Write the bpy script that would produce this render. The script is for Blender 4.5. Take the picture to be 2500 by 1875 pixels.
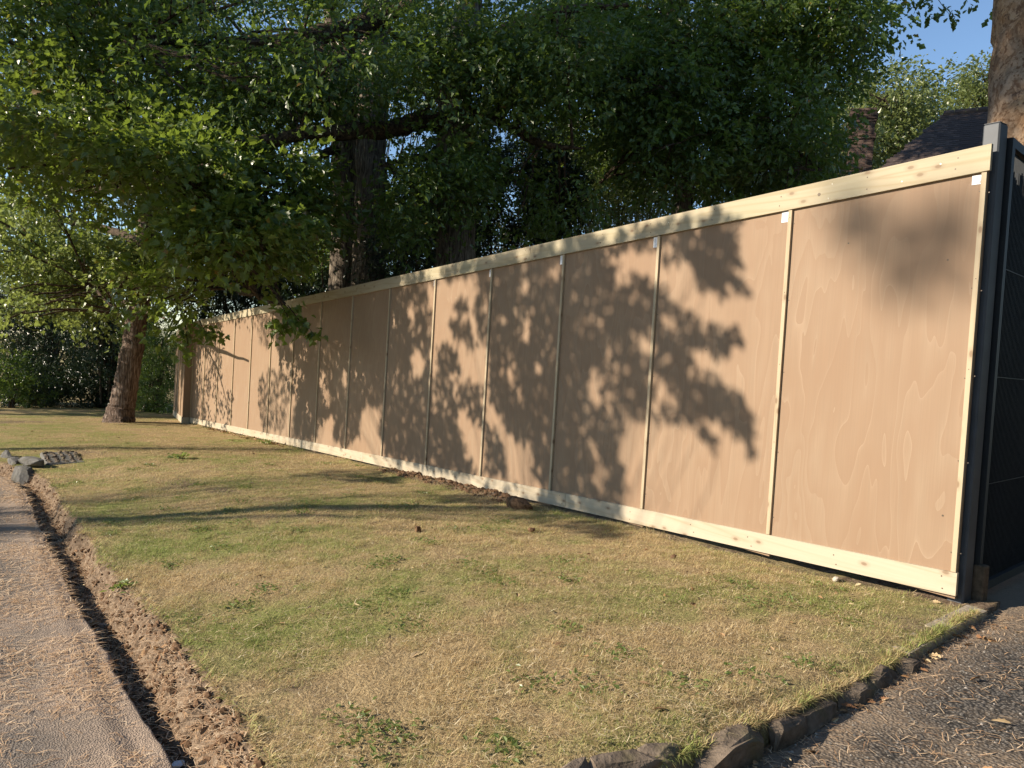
import bpy, math, random
import numpy as np
from mathutils import Matrix, Vector

C = bpy.context.scene
for o in list(bpy.data.objects):
    bpy.data.objects.remove(o)
rng = np.random.default_rng(7)
random.seed(7)
R_ = math.radians

# ------------------------------------------------------------------ camera
CAM = np.array([2.027, -4.508, 1.035])
YAW, PIT, ROL, FPX = -0.95826, -0.031238, 0.059419, 1880.25   # focal length in pixels of a 2500 px wide frame
def cam_axes():
    f = np.array([math.sin(YAW)*math.cos(PIT), math.cos(YAW)*math.cos(PIT), math.sin(PIT)])
    r = np.array([math.cos(YAW), -math.sin(YAW), 0.0]); u = np.cross(r, f)
    return r*math.cos(ROL)+u*math.sin(ROL), -r*math.sin(ROL)+u*math.cos(ROL), f
AX, AY, AF = cam_axes()
cd = bpy.data.cameras.new('camera'); cam = bpy.data.objects.new('camera', cd); C.collection.objects.link(cam)
cd.sensor_width = 36.0; cd.lens = 36.0*FPX/2500.0; cd.clip_start = 0.05; cd.clip_end = 2000
m = Matrix.Identity(4)
for i in range(3):
    m[i][0] = AX[i]; m[i][1] = AY[i]; m[i][2] = -AF[i]; m[i][3] = CAM[i]
cam.matrix_world = m
C.camera = cam

# ------------------------------------------------------------------ light
SUN_AZ, SUN_EL = R_(22), R_(25)          # direction the light TRAVELS, from +Y towards +X
TR = np.array([math.sin(SUN_AZ)*math.cos(SUN_EL), math.cos(SUN_AZ)*math.cos(SUN_EL), -math.sin(SUN_EL)])
w = bpy.data.worlds.new('World'); C.world = w; w.use_nodes = True
nt = w.node_tree; nt.nodes.clear()
sk = nt.nodes.new('ShaderNodeTexSky'); sk.sky_type = 'NISHITA'; sk.sun_disc = False
sk.sun_elevation = SUN_EL; sk.sun_rotation = R_(180+22); sk.air_density = 1.0; sk.dust_density = 0.15; sk.ozone_density = 3.0
bg = nt.nodes.new('ShaderNodeBackground'); bg.inputs['Strength'].default_value = 0.105
wo = nt.nodes.new('ShaderNodeOutputWorld')
nt.links.new(sk.outputs[0], bg.inputs[0]); nt.links.new(bg.outputs[0], wo.inputs[0])
sd = bpy.data.lights.new('sun', 'SUN'); sd.energy = 5.0; sd.angle = R_(0.53); sd.color = (1.0, 0.875, 0.71)
so = bpy.data.objects.new('sun', sd); C.collection.objects.link(so)
so.rotation_euler = Vector(TR.tolist()).to_track_quat('-Z', 'Y').to_euler()
so.location = (-5, -20, 12)
C.view_settings.view_transform = 'Standard'; C.view_settings.look = 'None'
C.view_settings.exposure = 0.86; C.view_settings.gamma = 1.0
C.view_settings.use_curve_mapping = False
C.render.engine = 'CYCLES'
C.cycles.max_bounces = 6; C.cycles.diffuse_bounces = 3; C.cycles.glossy_bounces = 2; C.cycles.transmission_bounces = 4
C.cycles.use_adaptive_sampling = True

# ------------------------------------------------------------------ pixel helpers (2212 px wide view of the photo)
K = 2500/2212.0
def ray(x, y):
    x, y = x*K, y*K
    return AF + AX*((x-1250)/FPX) - AY*((y-937.5)/FPX)
def U(x, y, d):                           # point at forward depth d
    return CAM + ray(x, y)*d
def onwall(x, y, Y=0.0):
    d = ray(x, y); return CAM + d*((Y-CAM[1])/d[1])
def px_of(P):
    P = np.atleast_2d(P)-CAM; z = P@AF
    return np.stack([1250+FPX*(P@AX)/z, 937.5-FPX*(P@AY)/z], -1)/K

# ------------------------------------------------------------------ noise
def _h(ix, iy, s):
    n = (ix.astype(np.int64)*374761393 + iy.astype(np.int64)*668265263 + s*974634777) & 0x7fffffff
    n = ((n ^ (n >> 13))*1274126177) & 0x7fffffff
    return ((n ^ (n >> 16)) & 0xffff)/65535.0
def vnoise(x, y, s=0):
    x = np.asarray(x, float); y = np.asarray(y, float)
    ix, iy = np.floor(x), np.floor(y); fx, fy = x-ix, y-iy
    fx = fx*fx*(3-2*fx); fy = fy*fy*(3-2*fy)
    a, b, c, d = _h(ix, iy, s), _h(ix+1, iy, s), _h(ix, iy+1, s), _h(ix+1, iy+1, s)
    return (a*(1-fx)+b*fx)*(1-fy)+(c*(1-fx)+d*fx)*fy
def fbm(x, y, s=0, o=4):
    t = 0; a = 0.5; n = 0
    for i in range(o):
        t = t+a*vnoise(np.asarray(x)*2**i, np.asarray(y)*2**i, s+i*17); n += a; a *= 0.5
    return t/n
def sstep(a, b, x):
    t = np.clip((np.asarray(x, float)-a)/(b-a), 0, 1); return t*t*(3-2*t)

# ------------------------------------------------------------------ object helpers
def link(o, parent=None):
    C.collection.objects.link(o)
    if parent is not None: o.parent = parent
    return o
def tag(o, label=None, cat=None, group=None, kind=None):
    for k, v in (('label', label), ('category', cat), ('group', group), ('kind', kind)):
        if v: o[k] = v
    return o
def thing(name, label, cat, loc=(0, 0, 0), group=None):
    o = bpy.data.objects.new(name, None); o.empty_display_size = 0.2
    o.location = [float(c) for c in loc]
    link(o); return tag(o, label, cat, group)
def mesh_from(name, V, F, mats, mi=None, smooth=False):
    """F: list of (n,k) index arrays"""
    me = bpy.data.meshes.new(name)
    V = np.asarray(V, np.float32); me.vertices.add(len(V)); me.vertices.foreach_set('co', V.ravel())
    if not isinstance(F, list): F = [F]
    F = [np.asarray(f, np.int32) for f in F if len(f)]
    loops = np.concatenate([f.ravel() for f in F]); tot = np.concatenate([np.full(len(f), f.shape[1], np.int32) for f in F])
    st = np.concatenate([[0], np.cumsum(tot)[:-1]]).astype(np.int32)
    me.loops.add(len(loops)); me.loops.foreach_set('vertex_index', loops)
    me.polygons.add(len(tot)); me.polygons.foreach_set('loop_start', st)
    try: me.polygons.foreach_set('loop_total', tot)
    except Exception: pass
    me.polygons.foreach_set('use_smooth', np.full(len(tot), bool(smooth)))
    for mt in (mats if isinstance(mats, (list, tuple)) else [mats]): me.materials.append(mt)
    if mi is not None: me.polygons.foreach_set('material_index', np.asarray(mi, np.int32))
    me.update(calc_edges=True)
    return me
def put(name, me, parent=None, loc=None):
    o = bpy.data.objects.new(name, me); link(o, parent)
    if loc is not None: o.location = [float(c) for c in loc]
    return o
class MB:
    def __init__(s): s.v = []; s.f3 = []; s.f4 = []; s.n = 0
    def add(s, V, F):
        V = np.asarray(V, float); F = np.asarray(F, int)
        s.v.append(V); (s.f3 if F.shape[1] == 3 else s.f4).append(F+s.n); s.n += len(V); return s
    def box(s, a, b, bev=0.0):
        a = np.array(a, float); b = np.array(b, float)
        if bev <= 0:
            V = [[x, y, z] for x in (a[0], b[0]) for y in (a[1], b[1]) for z in (a[2], b[2])]
            return s.add(V, [[0, 1, 3, 2], [4, 6, 7, 5], [0, 4, 5, 1], [2, 3, 7, 6], [0, 2, 6, 4], [1, 5, 7, 3]])
        import bmesh
        bm = bmesh.new(); bmesh.ops.create_cube(bm, size=1.0)
        for v in bm.verts:
            for k in range(3): v.co[k] = a[k] if v.co[k] < 0 else b[k]
        bmesh.ops.bevel(bm, geom=list(bm.edges), offset=bev, segments=1, affect='EDGES')
        bmesh.ops.triangulate(bm, faces=list(bm.faces)); bm.verts.index_update()
        s.add([tuple(v.co) for v in bm.verts], [[v.index for v in f.verts] for f in bm.faces]); bm.free(); return s
    def tube(s, P, rad, n=6, wob=0.0, cap=True, flute=0.0, seed=0):
        P = np.asarray(P, float); rad = np.broadcast_to(np.asarray(rad, float), (len(P),))
        T = np.gradient(P, axis=0); T /= np.linalg.norm(T, axis=1)[:, None]+1e-9
        ref = np.array([0.31, 0.95, 0.1]) if abs(T[0][2]) > 0.7 else np.array([0.05, 0.1, 1.0])
        A = np.cross(T, ref); A /= np.linalg.norm(A, axis=1)[:, None]+1e-9; B = np.cross(T, A)
        th = np.linspace(0, 2*np.pi, n, endpoint=False)
        rr = rad[:, None]*(1+wob*(vnoise(np.arange(len(P))[:, None]*0.9+seed*13.1, np.arange(n)[None, :]*1.7+seed*7.7, 5)-0.5)*2
                           + flute*np.sin(th*5+seed)[None, :])
        V = P[:, None, :]+rr[..., None]*(np.cos(th)[None, :, None]*A[:, None, :]+np.sin(th)[None, :, None]*B[:, None, :])
        m_ = len(P); i = np.arange(m_-1)[:, None]; j = np.arange(n)[None, :]; j2 = (j+1) % n
        F = np.stack([i*n+j, i*n+j2, (i+1)*n+j2, (i+1)*n+j], -1).reshape(-1, 4)
        V = V.reshape(-1, 3)
        s.add(V, F)
        if cap:
            V2 = np.concatenate([V[-n:], [P[-1]]]); s.add(V2, [[k, (k+1) % n, n] for k in range(n)])
        return s
    def mesh(s, name, mat, smooth=False):
        F = []
        if s.f4: F.append(np.concatenate(s.f4))
        if s.f3: F.append(np.concatenate(s.f3))
        return mesh_from(name, np.concatenate(s.v), F, mat, smooth=smooth)
    def build(s, name, mat, parent=None, loc=None, smooth=False): return put(name, s.mesh(name, mat, smooth), parent, loc)
def copy_part(o, parent):
    c = o.copy(); link(c, parent); return c

# ------------------------------------------------------------------ materials
def M(name, rough=0.85, spec=0.3):
    mt = bpy.data.materials.new(name); mt.use_nodes = True
    n = mt.node_tree; b = n.nodes['Principled BSDF']
    b.inputs['Roughness'].default_value = rough; b.inputs['Specular IOR Level'].default_value = spec
    return mt, n, b
def N(n, typ, **kw):
    nd = n.nodes.new(typ)
    for k, v in kw.items():
        if k.startswith('i_'):
            key = k[2:].replace('_', ' ')
            nd.inputs[int(key) if key.isdigit() else key].default_value = v
        else: setattr(nd, k, v)
    return nd
def L(n, a, b): n.links.new(a, b)
def ramp(n, src, stops, interp='LINEAR'):
    r = n.nodes.new('ShaderNodeValToRGB'); r.color_ramp.interpolation = interp
    el = r.color_ramp.elements
    while len(el) < len(stops): el.new(0.5)
    for e, (p, c) in zip(el, stops):
        e.position = p; e.color = (*c, 1) if len(c) == 3 else c
    L(n, src, r.inputs[0]); return r
def coords(n, obj=True, scale=(1, 1, 1), rnd=0.0):
    if obj: src = N(n, 'ShaderNodeTexCoord').outputs['Object']
    else: src = N(n, 'ShaderNodeNewGeometry').outputs['Position']
    if rnd:
        oi = N(n, 'ShaderNodeObjectInfo'); mu = N(n, 'ShaderNodeMath', operation='MULTIPLY', i_1=rnd); L(n, oi.outputs['Random'], mu.inputs[0])
        ad = N(n, 'ShaderNodeVectorMath', operation='ADD'); L(n, src, ad.inputs[0]); L(n, mu.outputs[0], ad.inputs[1]); src = ad.outputs[0]
    mp = N(n, 'ShaderNodeMapping'); mp.inputs['Scale'].default_value = scale; L(n, src, mp.inputs[0]); return mp.outputs[0]
def noise(n, vec, scale, detail=4, rough=0.55, dist=0.0):
    t = N(n, 'ShaderNodeTexNoise', i_Scale=scale, i_Detail=detail, i_Roughness=rough, i_Distortion=dist); L(n, vec, t.inputs['Vector']); return t.outputs['Fac']
def mix(n, fac, a, b, mode='MIX'):
    x = N(n, 'ShaderNodeMix', data_type='RGBA', blend_type=mode)
    for sck, v in ((x.inputs['Factor'], fac), (x.inputs['A'], a), (x.inputs['B'], b)):
        if isinstance(v, (int, float)): sck.default_value = v
        elif isinstance(v, tuple): sck.default_value = (*v, 1)
        else: L(n, v, sck)
    return x.outputs['Result']
def bump(n, b, h, strength=0.3, dist=0.02):
    bp = N(n, 'ShaderNodeBump', i_Strength=strength, i_Distance=dist); L(n, h, bp.inputs['Height']); L(n, bp.outputs[0], b.inputs['Normal'])
def math_(n, op, a, b=0.0, c=None):
    x = N(n, 'ShaderNodeMath', operation=op)
    for i, v in enumerate((a, b) if c is None else (a, b, c)):
        if isinstance(v, (int, float)): x.inputs[i].default_value = v
        else: L(n, v, x.inputs[i])
    return x.outputs[0]

# plywood: rotary-cut veneer with faint cathedral contours
def mat_ply():
    mt, n, b = M('plywood', 0.62, 0.25)
    v = coords(n, True, (1, 1, 1), 37.0)
    vs = N(n, 'ShaderNodeMapping'); vs.inputs['Scale'].default_value = (1.9, 1.9, 0.42); L(n, v, vs.inputs[0])
    f = noise(n, vs.outputs[0], 1.25, 3, 0.5, 0.35)
    bands = math_(n, 'FRACT', math_(n, 'MULTIPLY', f, 13.0))
    line = ramp(n, bands, [(0.0, (1, 1, 1)), (0.05, (0.35, 0.35, 0.35)), (0.16, (0, 0, 0)), (1.0, (0.14, 0.14, 0.14))]).outputs[0]
    gs = N(n, 'ShaderNodeMapping'); gs.inputs['Scale'].default_value = (60, 60, 1.1); L(n, v, gs.inputs[0])
    g = noise(n, gs.outputs[0], 2.0, 4, 0.6)
    blot = noise(n, v, 1.3, 3, 0.5)
    msk = ramp(n, noise(n, v, 1.1, 2, 0.5), [(0.42, (0, 0, 0)), (0.66, (1, 1, 1))]).outputs[0]
    oi = N(n, 'ShaderNodeObjectInfo').outputs['Random']
    base = mix(n, oi, (0.272, 0.190, 0.125), (0.303, 0.216, 0.145))
    base = mix(n, ramp(n, blot, [(0.35, (0, 0, 0)), (0.7, (1, 1, 1))]).outputs[0], base, (0.26, 0.17, 0.107))
    base = mix(n, math_(n, 'MULTIPLY', math_(n, 'SUBTRACT', g, 0.40), 1.7), base, (0.225, 0.16, 0.105))
    base = mix(n, math_(n, 'MULTIPLY', ramp(n, bands, [(0.15, (0, 0, 0)), (0.9, (1, 1, 1))]).outputs[0], 0.5), base, (0.235, 0.15, 0.093))
    base = mix(n, math_(n, 'MULTIPLY', math_(n, 'MULTIPLY', line, msk), 0.30), base, (0.41, 0.315, 0.222))
    L(n, base, b.inputs['Base Color']); bump(n, b, g, 0.05, 0.002); return mt
# sawn pine: grain along local X, knots
def mat_pine(name, colA, colB, knot=(0.17, 0.10, 0.055), green=0.0, axis=0):
    mt, n, b = M(name, 0.6, 0.25)
    v = coords(n, True, (1, 1, 1), 53.0)
    sc = [9, 9, 9]; sc[axis] = 0.55
    vs = N(n, 'ShaderNodeMapping'); vs.inputs['Scale'].default_value = sc; L(n, v, vs.inputs[0])
    f = noise(n, vs.outputs[0], 0.9, 2, 0.5, 0.5)
    bands = math_(n, 'PINGPONG', math_(n, 'MULTIPLY', f, 11.0), 1.0)
    fine = N(n, 'ShaderNodeMapping'); s2 = [90, 90, 90]; s2[axis] = 2; fine.inputs['Scale'].default_value = s2; L(n, v, fine.inputs[0])
    g = noise(n, fine.outputs[0], 1.0, 3, 0.5)
    base = mix(n, math_(n, 'POWER', bands, 3.0), colA, colB)
    base = mix(n, math_(n, 'MULTIPLY', math_(n, 'SUBTRACT', g, 0.4), 0.5), base, (colB[0]*0.8, colB[1]*0.75, colB[2]*0.7))
    ks = [6.5, 6.5, 6.5]; ks[axis] = 3.4
    km = N(n, 'ShaderNodeMapping'); km.inputs['Scale'].default_value = ks; L(n, v, km.inputs[0])
    vo = N(n, 'ShaderNodeTexVoronoi', voronoi_dimensions='2D', i_Scale=1.0); sp_ = N(n, 'ShaderNodeSeparateXYZ'); L(n, km.outputs[0], sp_.inputs[0]); cb_ = N(n, 'ShaderNodeCombineXYZ'); L(n, sp_.outputs[0], cb_.inputs[0]); L(n, sp_.outputs[2], cb_.inputs[1]); L(n, cb_.outputs[0], vo.inputs['Vector'])
    kn = ramp(n, vo.outputs['Distance'], [(0.0, (1, 1, 1)), (0.05, (0.9, 0.9, 0.9)), (0.08, (0.3, 0.3, 0.3)), (0.17, (0, 0, 0))]).outputs[0]
    base = mix(n, math_(n, 'MULTIPLY', kn, 0.75), base, knot)
    if green:
        gm = ramp(n, noise(n, v, 1.4, 3, 0.5), [(0.45, (0, 0, 0)), (0.65, (1, 1, 1))]).outputs[0]
        base = mix(n, math_(n, 'MULTIPLY', gm, green), base, (0.31, 0.305, 0.195))
    L(n, base, b.inputs['Base Color']); bump(n, b, bands, 0.06, 0.002); return mt
PLY = mat_ply()
TOPB = mat_pine('pale_treated_pine', (0.40, 0.34, 0.235), (0.34, 0.275, 0.172), green=0.4)
KICK = mat_pine('white_pine', (0.44, 0.38, 0.285), (0.39, 0.32, 0.222))
STRIP = mat_pine('pine_lath', (0.42, 0.345, 0.235), (0.36, 0.28, 0.18), axis=2)
def flat(name, col, rough=0.7, metal=0.0, spec=0.4, var=0.0, scale=8.0):
    mt, n, b = M(name, rough, spec); b.inputs['Metallic'].default_value = metal
    if var:
        v = coords(n, False); f = noise(n, v, scale, 4)
        d = tuple(max(0, c*(1-var)) for c in col); e = tuple(min(1, c*(1+var)) for c in col)
        L(n, ramp(n, f, [(0.3, d), (0.7, e)]).outputs[0], b.inputs['Base Color'])
    else: b.inputs['Base Color'].default_value = (*col, 1)
    return mt
GALV = flat('galvanised_steel', (0.075, 0.082, 0.092), 0.55, 0.1, 0.35, 0.15, 6)
GATEM = flat('dark_coated_steel', (0.012, 0.015, 0.018), 0.6, 0.0, 0.25, 0.2, 20)
DARKW = flat('weathered_wood', (0.10, 0.075, 0.05), 0.9, 0, 0.2, 0.4, 30)
REED = mat_pine('brushwood_screen', (0.12, 0.085, 0.055), (0.05, 0.036, 0.026), axis=2)
STICK = flat('paper_label', (0.72, 0.74, 0.78), 0.55)
INK = flat('grey_ink', (0.30, 0.30, 0.32), 0.6)
SCREW = flat('screw_steel', (0.10, 0.08, 0.06), 0.5, 0.5)
BRIGHT = flat('bright_screw', (0.8, 0.78, 0.7), 0.25, 0.9)

def mat_leaf(name, dark, light, trans, tfac=0.38, rough=0.33, brown=0.0):
    mt, n, b = M(name, rough, 0.6)
    g = N(n, 'ShaderNodeNewGeometry')
    col = mix(n, g.outputs['Random Per Island'], dark, light)
    patch = noise(n, g.outputs['Position'], 0.7, 2)
    col = mix(n, ramp(n, patch, [(0.4, (0, 0, 0)), (0.65, (0.5, 0.5, 0.5))]).outputs[0], col, light)
    if brown:
        gt = math_(n, 'GREATER_THAN', g.outputs['Random Per Island'], 1-brown); col = mix(n, gt, col, (0.22, 0.12, 0.03))
    L(n, col, b.inputs['Base Color'])
    t = N(n, 'ShaderNodeBsdfTranslucent'); tc = mix(n, 0.5, trans, col, 'MIX'); L(n, tc, t.inputs['Color'])
    ms = N(n, 'ShaderNodeMixShader', i_0=tfac); out = n.nodes['Material Output']
    L(n, b.outputs[0], ms.inputs[1]); L(n, t.outputs[0], ms.inputs[2]); L(n, ms.outputs[0], out.inputs['Surface'])
    return mt
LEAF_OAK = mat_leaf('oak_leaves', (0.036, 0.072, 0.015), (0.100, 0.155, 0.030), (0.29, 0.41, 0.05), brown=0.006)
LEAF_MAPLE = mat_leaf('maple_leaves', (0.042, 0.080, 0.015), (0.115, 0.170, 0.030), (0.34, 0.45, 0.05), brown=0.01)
LEAF_LIT = mat_leaf('pale_sunlit_leaves', (0.10, 0.15, 0.035), (0.21, 0.26, 0.08), (0.40, 0.48, 0.10), brown=0.01)  # sunlight on the low maple is put into this brighter leaf colour
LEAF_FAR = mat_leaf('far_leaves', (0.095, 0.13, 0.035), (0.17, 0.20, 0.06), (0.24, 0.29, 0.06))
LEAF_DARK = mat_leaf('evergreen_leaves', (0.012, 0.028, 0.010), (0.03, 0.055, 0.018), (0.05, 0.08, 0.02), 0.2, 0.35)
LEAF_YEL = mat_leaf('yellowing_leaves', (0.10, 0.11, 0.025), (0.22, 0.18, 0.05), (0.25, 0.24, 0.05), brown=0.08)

def mat_bark(name, c0, c1, c2, sc=(9, 9, 1.6), depth=0.05, plates=False):
    mt, n, b = M(name, 0.95, 0.15)
    v = coords(n, False)
    mp = N(n, 'ShaderNodeMapping'); mp.inputs['Scale'].default_value = sc; L(n, v, mp.inputs[0])
    if plates:
        dn = noise(n, mp.outputs[0], 1.4, 3); ad = N(n, 'ShaderNodeVectorMath', operation='MULTIPLY_ADD'); ad.inputs[1].default_value = (0.6, 0.6, 0.6)
        cb = N(n, 'ShaderNodeCombineXYZ'); L(n, dn, cb.inputs[0]); L(n, dn, cb.inputs[2]); L(n, cb.outputs[0], ad.inputs[0]); L(n, mp.outputs[0], ad.inputs[2])
        vo = N(n, 'ShaderNodeTexVoronoi', feature='DISTANCE_TO_EDGE', i_Scale=1.0); L(n, ad.outputs[0], vo.inputs['Vector'])
        vc = N(n, 'ShaderNodeTexVoronoi', i_Scale=1.0); L(n, ad.outputs[0], vc.inputs['Vector'])
        h = ramp(n, vo.outputs['Distance'], [(0.0, (0, 0, 0)), (0.10, (1, 1, 1))]).outputs[0]
        sx = N(n, 'ShaderNodeSeparateColor'); L(n, vc.outputs['Color'], sx.inputs[0])
        col = mix(n, sx.outputs[0], c1, c2); big = noise(n, v, 2.2, 3)
        col = mix(n, ramp(n, big, [(0.4, (0, 0, 0)), (0.62, (1, 1, 1))]).outputs[0], col, c1)
        col = mix(n, h, c0, col); hh = math_(n, 'ADD', h, math_(n, 'MULTIPLY', sx.outputs[1], 0.8))
    else:
        h = noise(n, mp.outputs[0], 1.6, 5, 0.6, 0.6)
        col = ramp(n, h, [(0.36, c0), (0.52, c1), (0.7, c2)]).outputs[0]; hh = h
    L(n, col, b.inputs['Base Color']); bump(n, b, hh, 1.0, depth); return mt
BARK_OAK = mat_bark('oak_bark', (0.04, 0.032, 0.025), (0.17, 0.14, 0.11), (0.32, 0.28, 0.225), (18, 18, 2.0), 0.07)
BARK_LIMB = mat_bark('dark_limb_bark', (0.02, 0.016, 0.012), (0.075, 0.055, 0.038), (0.15, 0.11, 0.075), (14, 14, 14), 0.03)
BARK_PINE = mat_bark('pine_bark', (0.05, 0.038, 0.031), (0.17, 0.118, 0.09), (0.36, 0.30, 0.26), (20, 20, 2.6), 0.07)
def mat_flaky():
    mt, n, b = M('flaking_pine_bark', 0.95, 0.15); v = coords(n, False)
    mp = N(n, 'ShaderNodeMapping'); mp.inputs['Scale'].default_value = (1, 1, 0.75); L(n, v, mp.inputs[0])
    wn = N(n, 'ShaderNodeTexNoise', i_Scale=9.0, i_Detail=4.0); L(n, mp.outputs[0], wn.inputs['Vector'])
    ad = N(n, 'ShaderNodeVectorMath', operation='MULTIPLY_ADD'); ad.inputs[1].default_value = (.16, .16, .16); L(n, wn.outputs['Color'], ad.inputs[0]); L(n, mp.outputs[0], ad.inputs[2])
    v1 = N(n, 'ShaderNodeTexVoronoi', i_Scale=17.0); L(n, ad.outputs[0], v1.inputs['Vector'])
    v2 = N(n, 'ShaderNodeTexVoronoi', i_Scale=41.0); L(n, ad.outputs[0], v2.inputs['Vector'])
    s1 = N(n, 'ShaderNodeSeparateColor'); L(n, v1.outputs['Color'], s1.inputs[0]); s2 = N(n, 'ShaderNodeSeparateColor'); L(n, v2.outputs['Color'], s2.inputs[0])
    h = math_(n, 'ADD', math_(n, 'MULTIPLY', s1.outputs[0], 0.6), math_(n, 'MULTIPLY', s2.outputs[0], 0.35))
    big = ramp(n, noise(n, v, 1.7, 4), [(0.4, (0, 0, 0)), (0.62, (1, 1, 1))]).outputs[0]
    warm = ramp(n, h, [(0.1, (0.20, 0.095, 0.04)), (0.5, (0.36, 0.20, 0.09)), (0.9, (0.43, 0.275, 0.145))]).outputs[0]
    grey = ramp(n, h, [(0.1, (0.13, 0.09, 0.06)), (0.5, (0.25, 0.185, 0.13)), (0.9, (0.33, 0.25, 0.18))]).outputs[0]
    col = mix(n, big, warm, grey); col = mix(n, ramp(n, noise(n, v, 33, 4), [(0.36, (1, 1, 1)), (0.46, (0, 0, 0))]).outputs[0], col, (0.13, 0.075, 0.045))
    L(n, col, b.inputs['Base Color']); bump(n, b, math_(n, 'ADD', h, math_(n, 'MULTIPLY', noise(n, v, 40, 4), 0.7)), 0.8, 0.010); return mt
BARK_BIG = mat_flaky()
DEADW = flat('dead_twig', (0.30, 0.24, 0.18), 0.9, 0, 0.2, 0.3, 20)

# ground materials
def mat_lawn():
    mt, n, b = M('dry_lawn', 1.0, 0.05)
    p = N(n, 'ShaderNodeNewGeometry').outputs['Position']
    big = noise(n, p, 0.75, 4, 0.6); mid = noise(n, p, 4.5, 4, 0.6); fine = noise(n, p, 60, 4, 0.7)
    fs = N(n, 'ShaderNodeMapping'); fs.inputs['Scale'].default_value = (1, 1, 1); L(n, p, fs.inputs[0])
    grn = ramp(n, math_(n, 'ADD', math_(n, 'MULTIPLY', big, 0.65), math_(n, 'MULTIPLY', mid, 0.35)), [(0.44, (0, 0, 0)), (0.62, (1, 1, 1))]).outputs[0]
    straw = mix(n, ramp(n, fine, [(0.3, (0, 0, 0)), (0.7, (1, 1, 1))]).outputs[0], (0.20, 0.14, 0.075), (0.47, 0.355, 0.195))
    green = mix(n, ramp(n, fine, [(0.3, (0, 0, 0)), (0.7, (1, 1, 1))]).outputs[0], (0.08, 0.105, 0.028), (0.29, 0.31, 0.10))
    col = mix(n, math_(n, 'MULTIPLY', grn, 0.85), straw, green)
    at = N(n, 'ShaderNodeAttribute', attribute_name='soil').outputs['Fac']
    s = math_(n, 'ADD', at, math_(n, 'MULTIPLY', math_(n, 'SUBTRACT', mid, 0.5), 0.9))
    sm = ramp(n, s, [(0.38, (0, 0, 0)), (0.6, (1, 1, 1))]).outputs[0]
    soil = ramp(n, noise(n, p, 25, 5, 0.7), [(0.32, (0.075, 0.052, 0.035)), (0.52, (0.20, 0.145, 0.10)), (0.72, (0.36, 0.28, 0.20))]).outputs[0]
    L(n, mix(n, sm, col, soil), b.inputs['Base Color'])
    bump(n, b, math_(n, 'ADD', fine, math_(n, 'MULTIPLY', mid, 0.8)), 0.9, 0.02); return mt
LAWN = mat_lawn()
def mat_blade():
    mt, n, b = M('grass_blades', 0.75, 0.2)
    g = N(n, 'ShaderNodeNewGeometry'); p = g.outputs['Position']
    big = noise(n, p, 0.75, 4, 0.6); mid = noise(n, p, 4.5, 4, 0.6)
    grn = ramp(n, math_(n, 'ADD', math_(n, 'ADD', math_(n, 'MULTIPLY', big, 0.65), math_(n, 'MULTIPLY', mid, 0.35)), math_(n, 'MULTIPLY', math_(n, 'SUBTRACT', g.outputs['Random Per Island'], 0.5), 0.22)),
               [(0.46, (0, 0, 0)), (0.60, (1, 1, 1))]).outputs[0]
    straw = mix(n, g.outputs['Random Per Island'], (0.46, 0.335, 0.165), (0.78, 0.62, 0.36))
    green = mix(n, g.outputs['Random Per Island'], (0.17, 0.235, 0.05), (0.40, 0.44, 0.14))
    bc = mix(n, grn, straw, green); L(n, bc, b.inputs['Base Color'])
    t = N(n, 'ShaderNodeBsdfTranslucent'); L(n, bc, t.inputs['Color']); ms = N(n, 'ShaderNodeMixShader', i_0=0.35)
    L(n, b.outputs[0], ms.inputs[1]); L(n, t.outputs[0], ms.inputs[2]); L(n, ms.outputs[0], n.nodes['Material Output'].inputs['Surface']); return mt
BLADE = mat_blade()
def mat_road(name, tar, chip, litter, amt, sc):
    mt, n, b = M(name, 0.9, 0.25)
    p = N(n, 'ShaderNodeNewGeometry').outputs['Position']
    vo = N(n, 'ShaderNodeTexVoronoi', i_Scale=sc); L(n, p, vo.inputs['Vector'])
    sx = N(n, 'ShaderNodeSeparateColor'); L(n, vo.outputs['Color'], sx.inputs[0])
    col = mix(n, sx.outputs[0], tar, chip)
    d = ramp(n, vo.outputs['Distance'], [(0.0, (1, 1, 1)), (0.7, (0, 0, 0))]).outputs[0]
    col = mix(n, d, (tar[0]*0.4, tar[1]*0.4, tar[2]*0.4), col)
    dm = ramp(n, math_(n, 'ADD', noise(n, p, 1.3, 4, 0.6), math_(n, 'MULTIPLY', noise(n, p, 30, 3), 0.25)), [(0.55, (0, 0, 0)), (0.75, (1, 1, 1))]).outputs[0]
    at = N(n, 'ShaderNodeAttribute', attribute_name='soil').outputs['Fac']
    f = math_(n, 'MINIMUM', math_(n, 'ADD', math_(n, 'MULTIPLY', dm, amt), at), 1.0)
    col = mix(n, f, col, mix(n, noise(n, p, 40, 3), (litter[0]*0.55, litter[1]*0.55, litter[2]*0.55), litter))
    L(n, col, b.inputs['Base Color']); bump(n, b, math_(n, 'ADD', d, math_(n, 'MULTIPLY', sx.outputs[1], 1.2)), 0.55, 0.7/sc); return mt
ROAD = mat_road('road_asphalt', (0.135, 0.125, 0.112), (0.35, 0.325, 0.29), (0.44, 0.335, 0.25), 0.5, 140)
DRIVE = mat_road('driveway_tarmac', (0.06, 0.056, 0.051), (0.29, 0.26, 0.225), (0.33, 0.25, 0.175), 0.6, 75)
SOILM = flat('loose_soil', (0.14, 0.085, 0.05), 1.0, 0, 0.05, 0.6, 45)
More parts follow.
